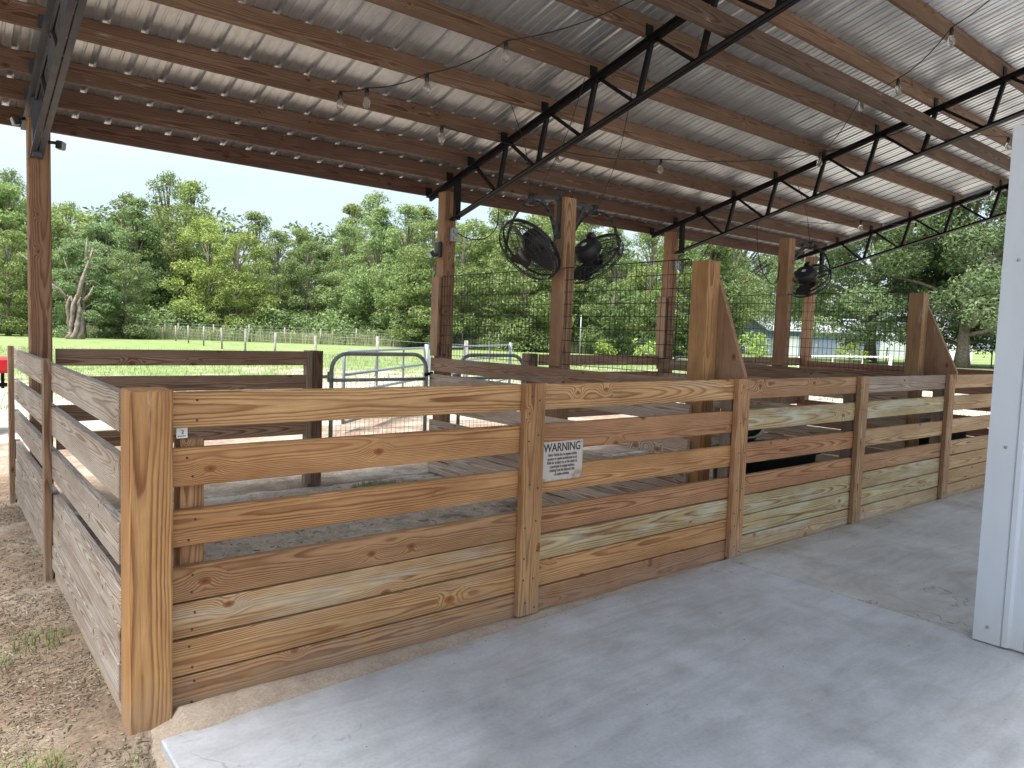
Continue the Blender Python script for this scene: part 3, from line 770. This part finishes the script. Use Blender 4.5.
for (a, b, lab) in (((3.30, 1.80, 2.63), (3.25, 2.05, zt(2.05)), 'thin cable rising from the left fan to the roof'), ((3.30, 1.74, 2.63), (3.55, 1.46, zt(1.46)), 'thin slanting cable from the left fan towards the truss'), ((3.98, 1.70, 2.60), (4.1, 1.46, zt(1.46)), 'thin cable rising from the back turned fan'), ((7.66, 1.76, 2.62), (7.8, 2.05, zt(2.05)), 'thin cable above the far fan')):
    cord([a, (V(a) + V(b)) / 2 + V((.04, -.02, 0)), b], lab, .003, 'hanger_cable')
for x in (3.66, 7.32):
    b = thing('outlet_box', 'grey outlet box on the ' + ('second' if x < 5 else 'third') + ' wooden roof post', 'outlet', (x + .04, 3.52, 2.5))
    m = MB(); m.box((x - .01, 3.478, 2.44), (x + .075, 3.523, 2.58)); m.build('box', MAT['outlet_grey'], b, bevel=.005)
    for z in (2.475, 2.545):
        m = MB(); m.box((x + .01, 3.46, z - .02), (x + .06, 3.477, z + .02)); m.build('cover_flap', MAT['outlet_grey'], b, bevel=.003)
# small flood lamps
def flood(c, d, label):
    c = V(c); d = V(d).normalized(); f = thing('flood_lamp', label, 'lamp', c)
    m = MB(); m.bar(c - d * .022, c + d * .022, .07, .06); m.build('head', MAT['black_plastic'], f, bevel=.006)
    m = MB(); m.bar(c + d * .023, c + d * .026, .058, .048); m.build('lens', MAT['outlet_grey'], f)
    return f
f1 = flood((.165, 3.50, 2.775), (.8, -.5, -.1), 'small black flood lamp on the right of the first roof post')
m = MB(); m.tube([(.09, 3.53, 2.79), (.13, 3.51, 2.79), (.16, 3.5, 2.775)], .012, 8); m.build('arm', MAT['black_plastic'], f1)
f2 = flood((3.50, 3.62, 2.30), (-.8, .1, -.55), 'black flood lamp pointing left from the second roof post')
m = MB(); m.box((3.545, 3.56, 2.27), (3.588, 3.64, 2.43)); m.build('sensor_box', MAT['black_plastic'], f2, bevel=.006)
f3 = flood((-.10, 3.60, 2.92), (-.9, -.1, -.3), 'tiny black lamp tucked on the left of the first roof post')
m = MB(); m.tube([(-.042, 3.6, 2.95), (-.09, 3.6, 2.93)], .012, 8); m.build('arm', MAT['black_plastic'], f3)

# ------------------------------------------------------------------ signs
sg = thing('warning_sign', 'worn white WARNING sign with rust stained foot on the fence boards', 'sign', (2.09, -.006, .71))
m = MB(); m.box((1.937, -.0075, .706), (2.243, -.0045, .922)); m.build('plate', MAT['sign_white'], sg)
def text(body, size, loc, parent, sx=1.0, name='lettering', align='CENTER', mat='ink'):
    cu = bpy.data.curves.new(name, 'FONT'); cu.body = body; cu.size = size; cu.align_x = align; cu.extrude = .0006
    cu.offset = size * .012
    o = bpy.data.objects.new(name, cu); COL.objects.link(o)
    me = bpy.data.meshes.new_from_object(o); bpy.data.objects.remove(o)
    o = bpy.data.objects.new(name, me); COL.objects.link(o); me.materials.append(MAT[mat])
    o.rotation_euler = (math.pi / 2, 0, 0); o.scale = (sx, 1, 1); o.parent = parent; o.location = V(loc) - wloc(parent)
    return o
text('WARNING', .066, (2.088, -.0085, .868), sg, .86)
for i, l in enumerate(['Under Florida law, an equine activity', 'sponsor or equine professional is not', 'liable for an injury to, or the death of,', 'a participant in equine activities', 'resulting from the inherent risks', 'of equine activities.']):
    text(l, .0235, (2.09, -.0085, .842 - i * .0215), sg, .62, mat='ink_faded')
for x, z in ((1.95, .912), (2.232, .912), (1.95, .716), (2.232, .716)):
    m = MB(); m.lathe([(.004, 0), (.004, .003)], (x, -.0075, z), (0, -1, 0), 8); m.build('screw', MAT['galv_dark'], sg)
lt = thing('lumber_tag', 'small white tag marked 2 stapled to the inner post by the corner', 'tag', (.126, .037, 1.056))
m = MB(); m.box((.106, .035, 1.056), (.146, .0385, 1.098)); m.build('card', MAT['label_white'], lt)
text('2', .021, (.128, .0335, 1.073), lt, mat='ink_faded')
m = MB(); m.box((.110, .0335, 1.063), (.140, .0345, 1.066)); m.build('printed_bar', MAT['ink'], lt)

# ------------------------------------------------------------------ tubs in the pens
def tub(c, L, W, H, label, tilt=0.0):
    o = thing('feed_tub', label, 'tub', c); m = MB()
    def ring(sx, sy, z, n=36, p=3.2):
        out = []
        for k in range(n):
            a = 2 * math.pi * k / n; ca, sa = math.cos(a), math.sin(a)
            out.append(V((math.copysign(abs(ca) ** (2/p), ca) * sx, math.copysign(abs(sa) ** (2/p), sa) * sy, z)))
        return out
    lv = [(.40, .40, 0), (.47, .47, H * .9), (.52, .53, H * .93), (.52, .53, H), (.475, .475, H), (.45, .44, H * .85), (.38, .37, .03)]
    vs = []; fs = []; n = 36
    for a, b, z in lv: vs += [V(c) + p for p in ring(a * L, b * W, z)]
    for i in range(len(lv) - 1):
        for k in range(n): fs.append((i*n+k, i*n+(k+1)%n, (i+1)*n+(k+1)%n, (i+1)*n+k))
    fs.append(tuple(range(n-1, -1, -1))); fs.append(tuple((len(lv)-1)*n+k for k in range(n)))
    m.add(vs, fs, True); m.build('shell', MAT['rubber'], o)
    m = MB(); m.tube([V(c) + q for q in ring(.515 * L, .525 * W, H - .01)], .014, 6, closed=True); m.build('rim', MAT['black_plastic'], o)
    return o
tub((5.0, .55, -.02), 1.15, .6, .62, 'long black rubber tub standing behind the third bay of the front fence')
tub((8.3, .5, -.02), .95, .6, .68, 'black rubber tub behind the last visible bay of the front fence')
bk = thing('bucket', 'black bucket with a highlight painted grey on its rim, tipped against the tub in the second pen', 'bucket', (5.25, .95, .5))
bm_ = MB(); bm_.lathe([(.13, -.16), (.17, .14), (.165, .14), (.125, -.14)], (5.25, .98, .66), (-.45, -.55, .7), 24); bm_.build('shell', MAT['rubber'], bk)
bm_ = MB(); ax = V((-.45, -.55, .7)).normalized(); u_ = ax.cross(V((1, 0, 0))).normalized(); w_ = ax.cross(u_)
bm_.tube([V((5.25, .98, .66)) + ax * .14 + (u_ * math.cos(k * .2094) + w_ * math.sin(k * .2094)) * .172 for k in range(30)], .012, 6, closed=True); bm_.build('rim', MAT['galv_dark'], bk)  # black rim coloured grey to stand for the highlight along it
pt = thing('hay_rack', 'low wooden hay rack standing under the bucket in the second pen', 'rack', (5.25, 1.0, 0))
for yy in (.82, 1.0, 1.18): board('slat', pt, (4.7, yy, .47), (5.8, yy, .47), .15, .03, TAN, up=(0, 0, 1))
for xx in (4.75, 5.75):
    for yy in (.84, 1.16): board('leg', pt, (xx, yy, -.05), (xx, yy, .455), .07, .07, BROWN, up=(1, 0, 0))

# ------------------------------------------------------------------ left edge: red machine, pole
rm_ = thing('farm_machine', 'bright red farm machine cut off by the left edge beyond the grey fence', 'machine', (-.2, 9.4, -.1))
m = MB(); m.box((-.42, 9.1, .72), (.285, 9.6, .93)); m.build('hood', MAT['red_paint'], rm_, bevel=.03)
m = MB(); m.box((-1.0, 9.0, .58), (.115, 9.7, .75)); m.build('body', MAT['red_paint'], rm_, bevel=.03)
m = MB(); m.bar((-1.0, 9.3, .55), (.23, 9.3, .55), .1, .05); m.bar((.18, 9.3, .5), (.18, 9.3, .78), .04, .04); m.build('chassis', MAT['black_steel'], rm_)
for xx in (-.75, -.05):
    for yy in (9.0, 9.68):
        m = MB(); m.lathe([(.1, -.09), (.27, -.09), (.30, -.05), (.30, .05), (.27, .09), (.1, .09)], (xx - .25, yy, .2), (0, 1, 0), 22); wv = m.build('wheel', MAT['rubber'], rm_)
m = MB(); m.tube([(.06, 9.3, .9), (.06, 9.3, 1.06)], .02, 8); m.build('exhaust', MAT['black_steel'], rm_)
pg = thing('metal_pole', 'thin galvanised pole standing in the dirt at the far left edge', 'pole', (-.275, 4.1, -.1))
m = MB(); m.tube([(-.275, 4.1, -.15), (-.275, 4.1, 1.0)], .022, 12); m.build('shaft', MAT['galv'], pg)
m = MB(); m.lathe([(.026, 0), (.026, .02), (.01, .035)], (-.275, 4.1, .995), n=12); m.build('cap', MAT['galv_dark'], pg)

# ------------------------------------------------------------------ field fences
def wire_fence(pts, h, label, mat, pr, wires, thick=.004):
    f = thing('wire_fence', label, 'fence', (pts[0][0], pts[0][1], -.1)); W = MB()
    for p in pts:
        hh = h * R.uniform(.92, 1.06); m = MB(); lx, ly = R.uniform(-.05, .05), R.uniform(-.05, .05)
        m.tube([(p[0], p[1], -.2), (p[0] + lx, p[1] + ly, -.1 + hh)], pr, 8); m.build('post', MAT[mat], f)
    for a, b in zip(pts[:-1], pts[1:]):
        for k in range(wires):
            z = .08 + (h - .25) * k / (wires - 1); W.tube([(a[0], a[1], z), ((a[0]+b[0])/2, (a[1]+b[1])/2, z - .02), (b[0], b[1], z)], thick, 4, cap=False)
    W.build('wire_strands', MAT['far_wire'], f, recalc=False)
near = [(10.6, 13.0), (11.2, 19.1), (11.9, 25.6), (12.6, 32), (13.2, 38), (13.8, 44), (14.4, 50), (15.0, 56), (15.6, 62), (16.2, 68)]
wire_fence(near, 1.32, 'pale wooden posts and wire crossing the meadow away from the barn', 'fence_post_wood', .055, 6)
far = []
A, B = V((-8, 87.5)), V((75, 21.5))
for k in range(34): q = A.lerp(B, k / 33); far.append((q.x, q.y))
wire_fence(far, 1.5, 'long wire fence at the foot of the trees across the meadow', 'fence_post_wood', .06, 6, .006)
tp = thing('marker_pole', 'tall thin pale pole standing in the meadow seen through the mesh', 'pole', (30.85, 29.6, -.1))
m = MB(); m.tube([(30.85, 29.6, -.15), (30.85, 29.6, 2.7)], .032, 8); m.build('shaft', MAT['silver_paint'], tp)
m = MB(); m.lathe([(.036, 0), (.036, .04), (.015, .06)], (30.85, 29.6, 2.7), n=10); m.build('cap', MAT['galv'], tp)

# ------------------------------------------------------------------ shed and outbuilding beyond
def house(A, B, depth, hw, hr, label, mw_, name, doors, gable=True):
    A = V((*A, 0)); B = V((*B, 0)); d = (B - A).normalized(); nn = V((-d.y, d.x, 0))
    if nn.dot(V((0, 0, 0)) - A) > 0: nn = -nn
    s = thing(name, label, 'shed', (A + B) / 2 + V((0, 0, -.1)))
    C = B + nn * depth; D = A + nn * depth; up = V((0, 0, 1)); z0 = up * -.15
    m = MB(); q = [A, B, C, D]
    vs = [p + z0 for p in q] + [p + up * hw for p in q] + [(A + D) / 2 + up * hr, (B + C) / 2 + up * hr]
    m.add(vs, [(0, 1, 5, 4), (1, 2, 6, 9, 5), (2, 3, 7, 6), (3, 0, 4, 8, 7)]); m.build('wall', MAT[mw_], s)
    m = MB(); o = .35
    r0, r1 = (A + D) / 2 + up * (hr + .06) - d * o, (B + C) / 2 + up * (hr + .06) + d * o
    e = (hr - hw) / (depth / 2) * o
    for P0, P1, sg_ in ((A, B, -1), (D, C, 1)):
        a = P0 + up * (hw + .06 - e) - d * o + nn * sg_ * o; b = P1 + up * (hw + .06 - e) + d * o + nn * sg_ * o
        m.prism([a, b, r1, r0], (0, 0, .08))
    m.build('roof', MAT['shed_roof'], s)
    for t0, t1, h, mt in doors:
        m = MB(); a = A.lerp(B, t0) - nn * .03; b = A.lerp(B, t1) - nn * .03; m.bar((a + b) / 2 + up * (-.1), (a + b) / 2 + up * (h), (b - a).length, .05, nn); m.build('door', MAT[mt], s)
house((75.0, 44.2), (89.5, 38.2), 8, 2.9, 4.6, 'blue grey metal shed with pale gable standing beyond the meadow', 'shed_blue', 'metal_shed', [(.1, .26, 2.3, 'shed_white'), (.6, .75, 2.2, 'shed_roof')])
house((104, 41.4), (111, 35.5), 7, 3.0, 4.8, 'pale outbuilding half hidden under the right hand oaks', 'shed_white', 'outbuilding', [(.3, .5, 2.2, 'dark_opening')])

# ------------------------------------------------------------------ trees
def leaf_cloud(clumps, per, size, seed, flat=.6, droop=0.0):
    rr = random.Random(seed); vs = []; fs = []
    for c, rad in clumps:
        k = int(per * rad * rad)
        for _ in range(k):
            while True:
                p = V((rr.uniform(-1, 1), rr.uniform(-1, 1), rr.uniform(-1, 1)))
                if .12 < p.length < 1: break
            p = p * (p.length ** -.35)
            q = V(c) + V((p.x * rad, p.y * rad, p.z * rad * flat)) * (1 + rr.gauss(0, .12))
            q.z -= droop * (p.x * p.x + p.y * p.y) * rad
            n = (p * .5 + V((rr.gauss(0, .6), rr.gauss(0, .6), rr.gauss(.55, .5)))).normalized()
            u = n.orthogonal().normalized(); a = rr.uniform(0, 6.28); w = n.cross(u); d = u * math.cos(a) + w * math.sin(a); e = n.cross(d)
            s = size * rr.uniform(.55, 1.35)
            i = len(vs); vs += [q - d * s, q + e * s * .42 + n * s * .1, q + d * s, q - e * s * .42 + n * s * .1]; fs.append((i, i+1, i+2, i+3))
    return vs, fs
def mesh_of(name, vs, fs, mat):
    me = bpy.data.meshes.new(name); me.from_pydata([tuple(v) for v in vs], [], fs); me.materials.append(MAT[mat]); me.update(); return me
def trunk_mesh(h, r, tips, seed, mat='bark'):
    rr = random.Random(seed); m = MB(); pts = []; n = 8
    for i in range(n): z = h * i / (n - 1); pts.append(V((rr.gauss(0, .02) * z * .3, rr.gauss(0, .02) * z * .3, z)))
    m.tube(pts, r, 8, taper=[r * (1.35 if i == 0 else 1.0) * (1 - .8 * i / (n - 1)) for i in range(n)])
    for tp in tips:
        tp = V(tp); f = min(.9, max(.15, tp.z / h * .7)); b = V((0, 0, h * f)); mid = b.lerp(tp, .5) + V((0, 0, .25))
        m.tube([b, mid, tp], r, 5, taper=[r * .42 * (1 - .5 * f), r * .25, r * .08], cap=False)
    me = m.mesh('trunk'); me.materials.append(MAT[mat]); return me
def variant(H, rx, base, seed, leaf, per, size, shape='round', mat='bark', nclump=84):
    rr = random.Random(seed); cl = []
    for _ in range(nclump):
        t = rr.random() ** (.8 if shape == 'cone' else .95); z = base + (H - base) * t
        if shape == 'cone': w = rx * (1.05 - t) ** .7
        elif shape == 'tall': w = rx * (math.sin(math.pi * min(1, t * .8 + .18)) ** .7) * .85
        else: w = rx * math.sqrt(max(.05, 1 - (2 * t * .95 - .78) ** 2 / 1.5))
        a = rr.uniform(0, 6.28); q = w * math.sqrt(rr.uniform(.15, 1))
        cl.append((V((math.cos(a) * q, math.sin(a) * q, z - .4)), rr.uniform(.6, 1.35) * (1.15 - .45 * t)))
    cl.append((V((rr.uniform(-.3, .3), 0, H - .6)), .7))
    vs, fs = leaf_cloud(cl, per, size, seed + 1)
    return trunk_mesh(H * .9, H * .016 + .05, [c for c, _ in cl[::3]], seed + 2, mat), mesh_of('crown', vs, fs, leaf), H
VAR = [variant(12, 3.4, .8, 11, 'leaf', 300, .135), variant(13, 3.0, 1.0, 12, 'leaf_dark', 310, .13, 'tall'), variant(12, 3.8, .5, 13, 'leaf', 280, .14),
       variant(14, 3.2, 2.0, 14, 'leaf', 250, .13, 'tall'), variant(11, 3.6, .3, 15, 'leaf_dark', 320, .135), variant(15, 3.4, 3.0, 16, 'leaf', 190, .125, 'tall', nclump=64)]
def tree(x, y, H, vi, label, group=None, wide=1.0, name='woodland_tree'):
    tm, cm, h0 = VAR[vi]; s = H / h0
    t = thing(name, label, 'tree', (x, y, -.15), group); t.rotation_euler = (0, 0, R.uniform(0, 6.28)); t.scale = (s * wide, s * wide, s)
    for nm, me in (('trunk', tm), ('crown', cm)):
        o = bpy.data.objects.new(nm, me); COL.objects.link(o); o.parent = t
    return t
row1 = [(-1.7, 84.0, 13.0), (0.5, 80.9, 12.6), (3.2, 90.6, 16.7), (5.4, 78.0, 13.8), (7.4, 75.6, 11.0), (10.9, 84.5, 13.1), (13.6, 80.4, 11.5), (15.5, 76.1, 13.7), (19.2, 77.1, 13.7), (21.2, 72.2, 12.0), (22.6, 68.1, 10.4), (27.3, 70.3, 11.2), (29.9, 68.9, 10.4), (32.6, 65.8, 12.1), (33.7, 61.0, 13.6), (34.1, 56.2, 13.1), (34.3, 52.0, 11.3), (39.7, 55.2, 12.4), (45.4, 57.8, 12.6), (41.9, 48.3, 12.3), (45.2, 48.0, 13.1), (49.2, 48.0, 14.1), (46.9, 42.1, 11.4), (54.5, 44.5, 12.6), (52.6, 39.3, 12.5), (59.7, 41.6, 14.8)]
row1 += [(9.6, 66.5, 8.2), (12.6, 66.0, 7.6), (4.6, 69.0, 8.6)]
row2 = [(2.5, 105.2, 19.6), (7.1, 98.9, 18.5), (13.0, 99.4, 15.7), (17.8, 91.7, 16.5), (20.1, 83.3, 18.0), (24.4, 90.1, 18.5), (29.7, 83.4, 14.8), (35.4, 83.9, 13.6), (37.6, 69.3, 16.7), (39.5, 78.0, 16.4), (44.8, 71.1, 16.1), (53.4, 66.8, 17.0), (58.8, 58.6, 16.9), (67.5, 55.4, 17.9), (73.3, 48.2, 17.2)]
G1 = 'leafy trees along the front of the wood'; G2 = 'taller trees rising behind the front of the wood'
L1 = ['light green leafy tree in the front row of the wood', 'dark green tree in the front row of the wood']
for i, (x, y, h) in enumerate(row1):
    vi = R.choice([0, 1, 2, 2, 3, 4]); dk = vi in (1, 4)
    tree(x, y, h, vi, L1[dk], G1 + (', dark' if dk else ', light'))
for i, (x, y, h) in enumerate(row2):
    lab, gr = 'tall open crowned tree rising behind the front of the wood', G2
    if i == 4: lab, gr = 'tallest feathery tree standing out of the wood right of the first roof post', None
    if i == 8: lab, gr = 'bushy tall tree rising just left of the second roof post', None
    tree(x, y, h, R.choice([3, 5]), lab, gr)
# undergrowth and the wood behind as one mass
cl = []
rr = random.Random(5)
A, B = V((-12, 95)), V((58, 41))
for k in range(330):
    t = rr.random(); q = A.lerp(B, t)
    nn = V((-(B - A).y, (B - A).x)).normalized()
    if nn.y < 0: nn = -nn
    o = rr.uniform(-3, 7); q = q + nn * o
    cl.append((V((q.x, q.y, rr.uniform(.1, 2.2) + max(0, o) * .35)), rr.uniform(.9, 1.9)))
vs, fs = leaf_cloud(cl, 130, .16, 31, .8)
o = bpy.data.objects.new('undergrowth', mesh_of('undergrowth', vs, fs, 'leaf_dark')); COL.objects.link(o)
tag(o, 'dark undergrowth filling the foot of the wood', 'undergrowth', kind='stuff')
cl = []
for k in range(420):
    t = rr.random(); A2, B2 = V((-30, 128)), V((130, 62)); q = A2.lerp(B2, t) + V((rr.uniform(-6, 6), rr.uniform(-6, 6)))
    cl.append((V((q.x, q.y, rr.uniform(.5, 14.5))), rr.uniform(2.0, 3.4)))
vs, fs = leaf_cloud(cl, 26, .42, 33, .8)
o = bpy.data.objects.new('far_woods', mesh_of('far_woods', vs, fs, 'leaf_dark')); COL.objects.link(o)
tag(o, 'far part of the wood reading as one dark green mass', 'woods', kind='stuff')

# oaks on the right
def oak(x, y, H, rx, seed, label, base=2.6):
    rr = random.Random(seed); cl = []
    for _ in range(150):
        a = rr.uniform(0, 6.28); t = rr.random(); z = base + (H - base) * t
        w = rx * math.sqrt(max(.04, 1 - max(0, (t - .25) / .78) ** 2)) ; q = w * math.sqrt(rr.uniform(.08, 1))
        zz = z - (q / rx) ** 2 * 1.2 * (1 - t) + (0 if q > rx * .45 else (1 - t) * 2.2)
        cl.append((V((math.cos(a) * q, math.sin(a) * q, zz)), rr.uniform(1.1, 2.1)))
    vs, fs = leaf_cloud(cl, 200, .155, seed + 3, .62)
    t = thing('oak_tree', label, 'tree', (x, y, -.15))
    tm = trunk_mesh(H * .75, .55, [c for c, _ in cl[::6]], seed + 5)
    for nm, me in (('trunk', tm), ('crown', mesh_of('crown', vs, fs, 'leaf_oak'))):
        o = bpy.data.objects.new(nm, me); COL.objects.link(o); o.parent = t
oak(68.1, 21.5, 17, 9.5, 101, 'broad oak with dark trunk just left of the white metal wall')
oak(68.5, 29.5, 17, 9.5, 102, 'broad oak whose low branches hang in front of the blue shed', 4.0)
oak(79.4, 17.5, 18, 11, 103, 'wide oak mostly hidden behind the white metal wall')
oak(84, 54, 19, 10, 104, 'tall oak behind the far fan, left of the low hanging oak')
def bush(x, y, h, w_, leaf, label, seed, name='bush'):
    rr = random.Random(seed); cl = [(V((rr.uniform(-w_, w_), rr.uniform(-w_, w_), rr.uniform(.15, .8) * h)), rr.uniform(.35, .6) * max(.7, h * .35)) for _ in range(16)]
    vs, fs = leaf_cloud(cl, 260, .12, seed, .8); b = thing(name, label, 'bush', (x, y, -.12))
    o = bpy.data.objects.new('foliage', mesh_of('foliage', vs, fs, leaf)); COL.objects.link(o); o.parent = b
    st = bpy.data.objects.new('stem', trunk_mesh(h * .7, .05, [c for c, _ in cl[::3]], seed)); COL.objects.link(st); st.parent = b
bush(35.7, 32.1, 1.5, .6, 'leaf_lime', 'small lime green bush in the meadow left of the tall pale pole', 201)
bush(39.6, 31.6, 1.7, 1.2, 'leaf_lime', 'rounded lime green bush seen through the mesh right of the fan post', 202)
bush(42.0, 24.5, 2.6, 1.2, 'leaf_lime', 'tall lime green bush between the braced post and the far fan post', 203)
bush(60, 27, 2.0, .9, 'leaf_lime', 'bright young bush under the oaks in front of the blue shed', 204)

# dead tree
dt = thing('dead_tree', 'bleached dead tree trunk with broken limbs right of the first roof post', 'tree', (8.3, 62, -.15))
m = MB(); b = V((8.3, 62, -.15)); dr = random.Random(9)
for k in range(6):
    a = k * 1.05; P0 = []; rad_ = []
    for q in range(9):
        z = q * .42; tw = a + z * .55; rr_ = .34 * (1.35 if q == 0 else 1) * (1 + .18 * math.sin(q * 1.9 + k)) + .03 * z
        P0.append(b + V((math.cos(tw) * rr_ + .08 * math.sin(z * 1.7), math.sin(tw) * rr_, z * (1 + .05 * math.sin(k * 3))))); rad_.append([.27, .21, .17, .2, .16, .18, .14, .10, .04][q] * dr.uniform(.8, 1.2))
    m.tube(P0, .2, 7, taper=rad_)
m.build('trunk', MAT['dead_bark'], dt)
for pts, r in (([(.1, 0, 2.4), (.45, 0, 4.4), (1.0, 0, 6.1), (1.3, 0, 7.2)], .20), ([(-.3, 0, 2.8), (-1.0, 0, 3.8), (-2.0, 0, 4.5)], .17), ([(.6, 0, 3.0), (1.0, 0, 3.5), (1.3, 0, 4.2)], .15), ([(1.0, 0, 6.1), (.8, 0, 7.0), (.9, .2, 7.9)], .10), ([(-1.0, 0, 3.8), (-2.2, .1, 5.2), (-3.6, .1, 6.4)], .09), ([(.8, 0, 5.4), (1.6, 0, 5.8), (2.6, 0, 5.3)], .07), ([(1.2, 0, 6.7), (1.9, .1, 7.2), (2.5, 0, 6.6)], .05), ([(.4, 0, 4.2), (-.4, .1, 5.2), (-.7, 0, 6.2)], .08), ([(.45, 0, 4.4), (1.3, 0, 4.6), (2.2, .2, 4.0)], .06), ([(-1.6, 0, 4.3), (-2.2, 0, 3.9), (-3.0, 0, 4.1)], .05)):
    n = len(pts); m = MB(); m.tube([b + V(p) for p in pts], r, 6, taper=[r * (1 - .75 * i / (n - 1)) for i in range(n)]); m.build('limb', MAT['dead_bark'], dt)

# ------------------------------------------------------------------ grasses and litter
def blades(name, n, pos, h, w_, mat, seed, lean=.5):
    rr = random.Random(seed); vs = []; fs = []
    for _ in range(n):
        x, y, z, k = pos(rr); hh = h * k * rr.uniform(.5, 1.3); a = rr.uniform(0, 6.28); d = V((math.cos(a), math.sin(a), 0)); s = V((-d.y, d.x, 0)) * w_ * rr.uniform(.6, 1.3)
        b = V((x, y, z)); l = rr.uniform(.1, 1) * lean
        mid = b + d * hh * l * .4 + V((0, 0, hh * .62)); tip = b + d * hh * l * 1.2 + V((0, 0, hh * (1 - .3 * l)))
        i = len(vs); vs += [b - s, b + s, mid + s * .7, mid - s * .7, tip]; fs += [(i, i+1, i+2, i+3), (i+3, i+2, i+4)]
    return mesh_of(name, vs, fs, mat)
def tuft(x, y, n, h, rad, label, seed, mat='grass'):
    z = dirt_h(x, y) if -6 < x < 12 else -.11
    def pos(rr):
        a = rr.uniform(0, 6.28); r = rad * math.sqrt(rr.random()); return r * math.cos(a), r * math.sin(a), -.01, 1 - .4 * r / rad
    o = bpy.data.objects.new('grass_tuft', blades('grass_tuft', n, pos, h, .0022, mat, seed, .9)); COL.objects.link(o); o.location = (x, y, z)
    tag(o, label, 'grass tuft')
tuft(-.22, 1.08, 130, .10, .13, 'green grass tuft on the dirt close against the grey fence', 301)
tuft(-.44, .95, 90, .11, .09, 'small grass tuft at the left edge of the dirt', 302)
tuft(-.37, -.10, 130, .14, .12, 'grass tuft in the lower left corner of the dirt', 303)
tuft(-.10, -.22, 5, .16, .02, 'few long grass blades beside the corner of the concrete', 304)
tuft(2.75, 3.2, 420, .09, .30, 'low green weeds in the pen below the nearest arched gate', 305)
tuft(-1.2, 3.9, 160, .08, .3, 'grass patch by the thin pole at the left edge', 306)
def fpos(rr):
    while True:
        d = rr.uniform(12, 44) ; a = math.radians(rr.uniform(-2, 84)); x, y = -.6 + d * math.sin(a), -2.9 + d * math.cos(a)
        if y > 10 + hnoise(x, y, .3, 3) * 3 or (x > 13 and y > 3): return x, y, -.115, rr.choice([.5, .7, 1, 1.3]) * d / 30
o = bpy.data.objects.new('meadow_grass', blades('meadow_grass', 52000, fpos, .14, .007, 'field_blades', 41)); COL.objects.link(o)
tag(o, 'short bright grass of the meadow beyond the pens', 'grass', kind='stuff')
def wpos(rr):
    t = rr.random(); q = V((-10, 90.5)).lerp(V((57, 39)), t); return q.x + rr.gauss(0, 1.2), q.y + rr.gauss(0, 1.2), -.12, 1
o = bpy.data.objects.new('tall_weeds', blades('tall_weeds', 26000, wpos, 1.1, .02, 'dry_grass', 42, .35)); COL.objects.link(o)
tag(o, 'tall pale weeds along the far fence', 'weeds', kind='stuff')
# bark chips and straw
rr = random.Random(77); vs = []; fs = []
def chip(x, y, L, W):
    z = dirt_h(x, y) + .004; a = rr.uniform(0, 6.28); d = V((math.cos(a), math.sin(a), rr.gauss(0, .22))).normalized(); s = d.cross(V((0, 0, 1))).normalized(); up = s.cross(d)
    p = V((x, y, z)); i = len(vs); h = W * .35
    vs.extend([p - d*L - s*W, p + d*L - s*W*.6, p + d*L + s*W*.6, p - d*L + s*W, p - d*L*.8 + up*h*2, p + d*L*.8 + up*h*2]); fs.extend([(i, i+1, i+5, i+4), (i+2, i+3, i+4, i+5), (i+1, i+2, i+5), (i+3, i, i+4)])
for _ in range(15000):
    x, y = -.03 - abs(rr.gauss(0, .55)), rr.uniform(-.9, 5.5) if rr.random() < .6 else rr.uniform(-.9, 1.8)
    if hnoise(x, y, 2.2, 6) + rr.gauss(0, .25) < -.12: continue
    if rr.random() < .45: chip(x, y, rr.uniform(.010, .035), rr.uniform(.0008, .0016))
    else: chip(x, y, rr.uniform(.004, .016), rr.uniform(.002, .006))
for _ in range(3500):
    x, y = rr.uniform(.2, 7), rr.uniform(.15, 3.5)
    if hnoise(x, y, 1.6, 7) + rr.gauss(0, .25) < 0: continue
    chip(x, y, rr.uniform(.006, .03), rr.uniform(.002, .007))
o = bpy.data.objects.new('ground_litter', mesh_of('ground_litter', vs, fs, 'chips')); COL.objects.link(o)
tag(o, 'bark chips and straw littering the dirt', 'litter', kind='stuff')


vs = []; fs = []
for _ in range(420):
    x, y = rr.uniform(.1, 7.5), -.1 - abs(rr.gauss(0, 1.0))
    if rr.random() < .45: y = -.05 - abs(rr.gauss(0, .12))
    L = rr.uniform(.0012, .0045); W = L * rr.uniform(.2, .8); a = rr.uniform(0, 6.28); d = V((math.cos(a), math.sin(a), 0)); q = V((-d.y, d.x, 0)); p = V((x, y, .001)); i = len(vs)
    vs.extend([p - d*L, p + q*W, p + d*L, p - q*W, p + V((0, 0, W * .8))]); fs.extend([(i, i+4, i+1), (i+1, i+4, i+2), (i+2, i+4, i+3), (i+3, i+4, i)])
o = bpy.data.objects.new('floor_grit', mesh_of('floor_grit', vs, fs, 'grit')); COL.objects.link(o)
tag(o, 'grit and crumbs of dirt on the concrete', 'grit', kind='stuff')
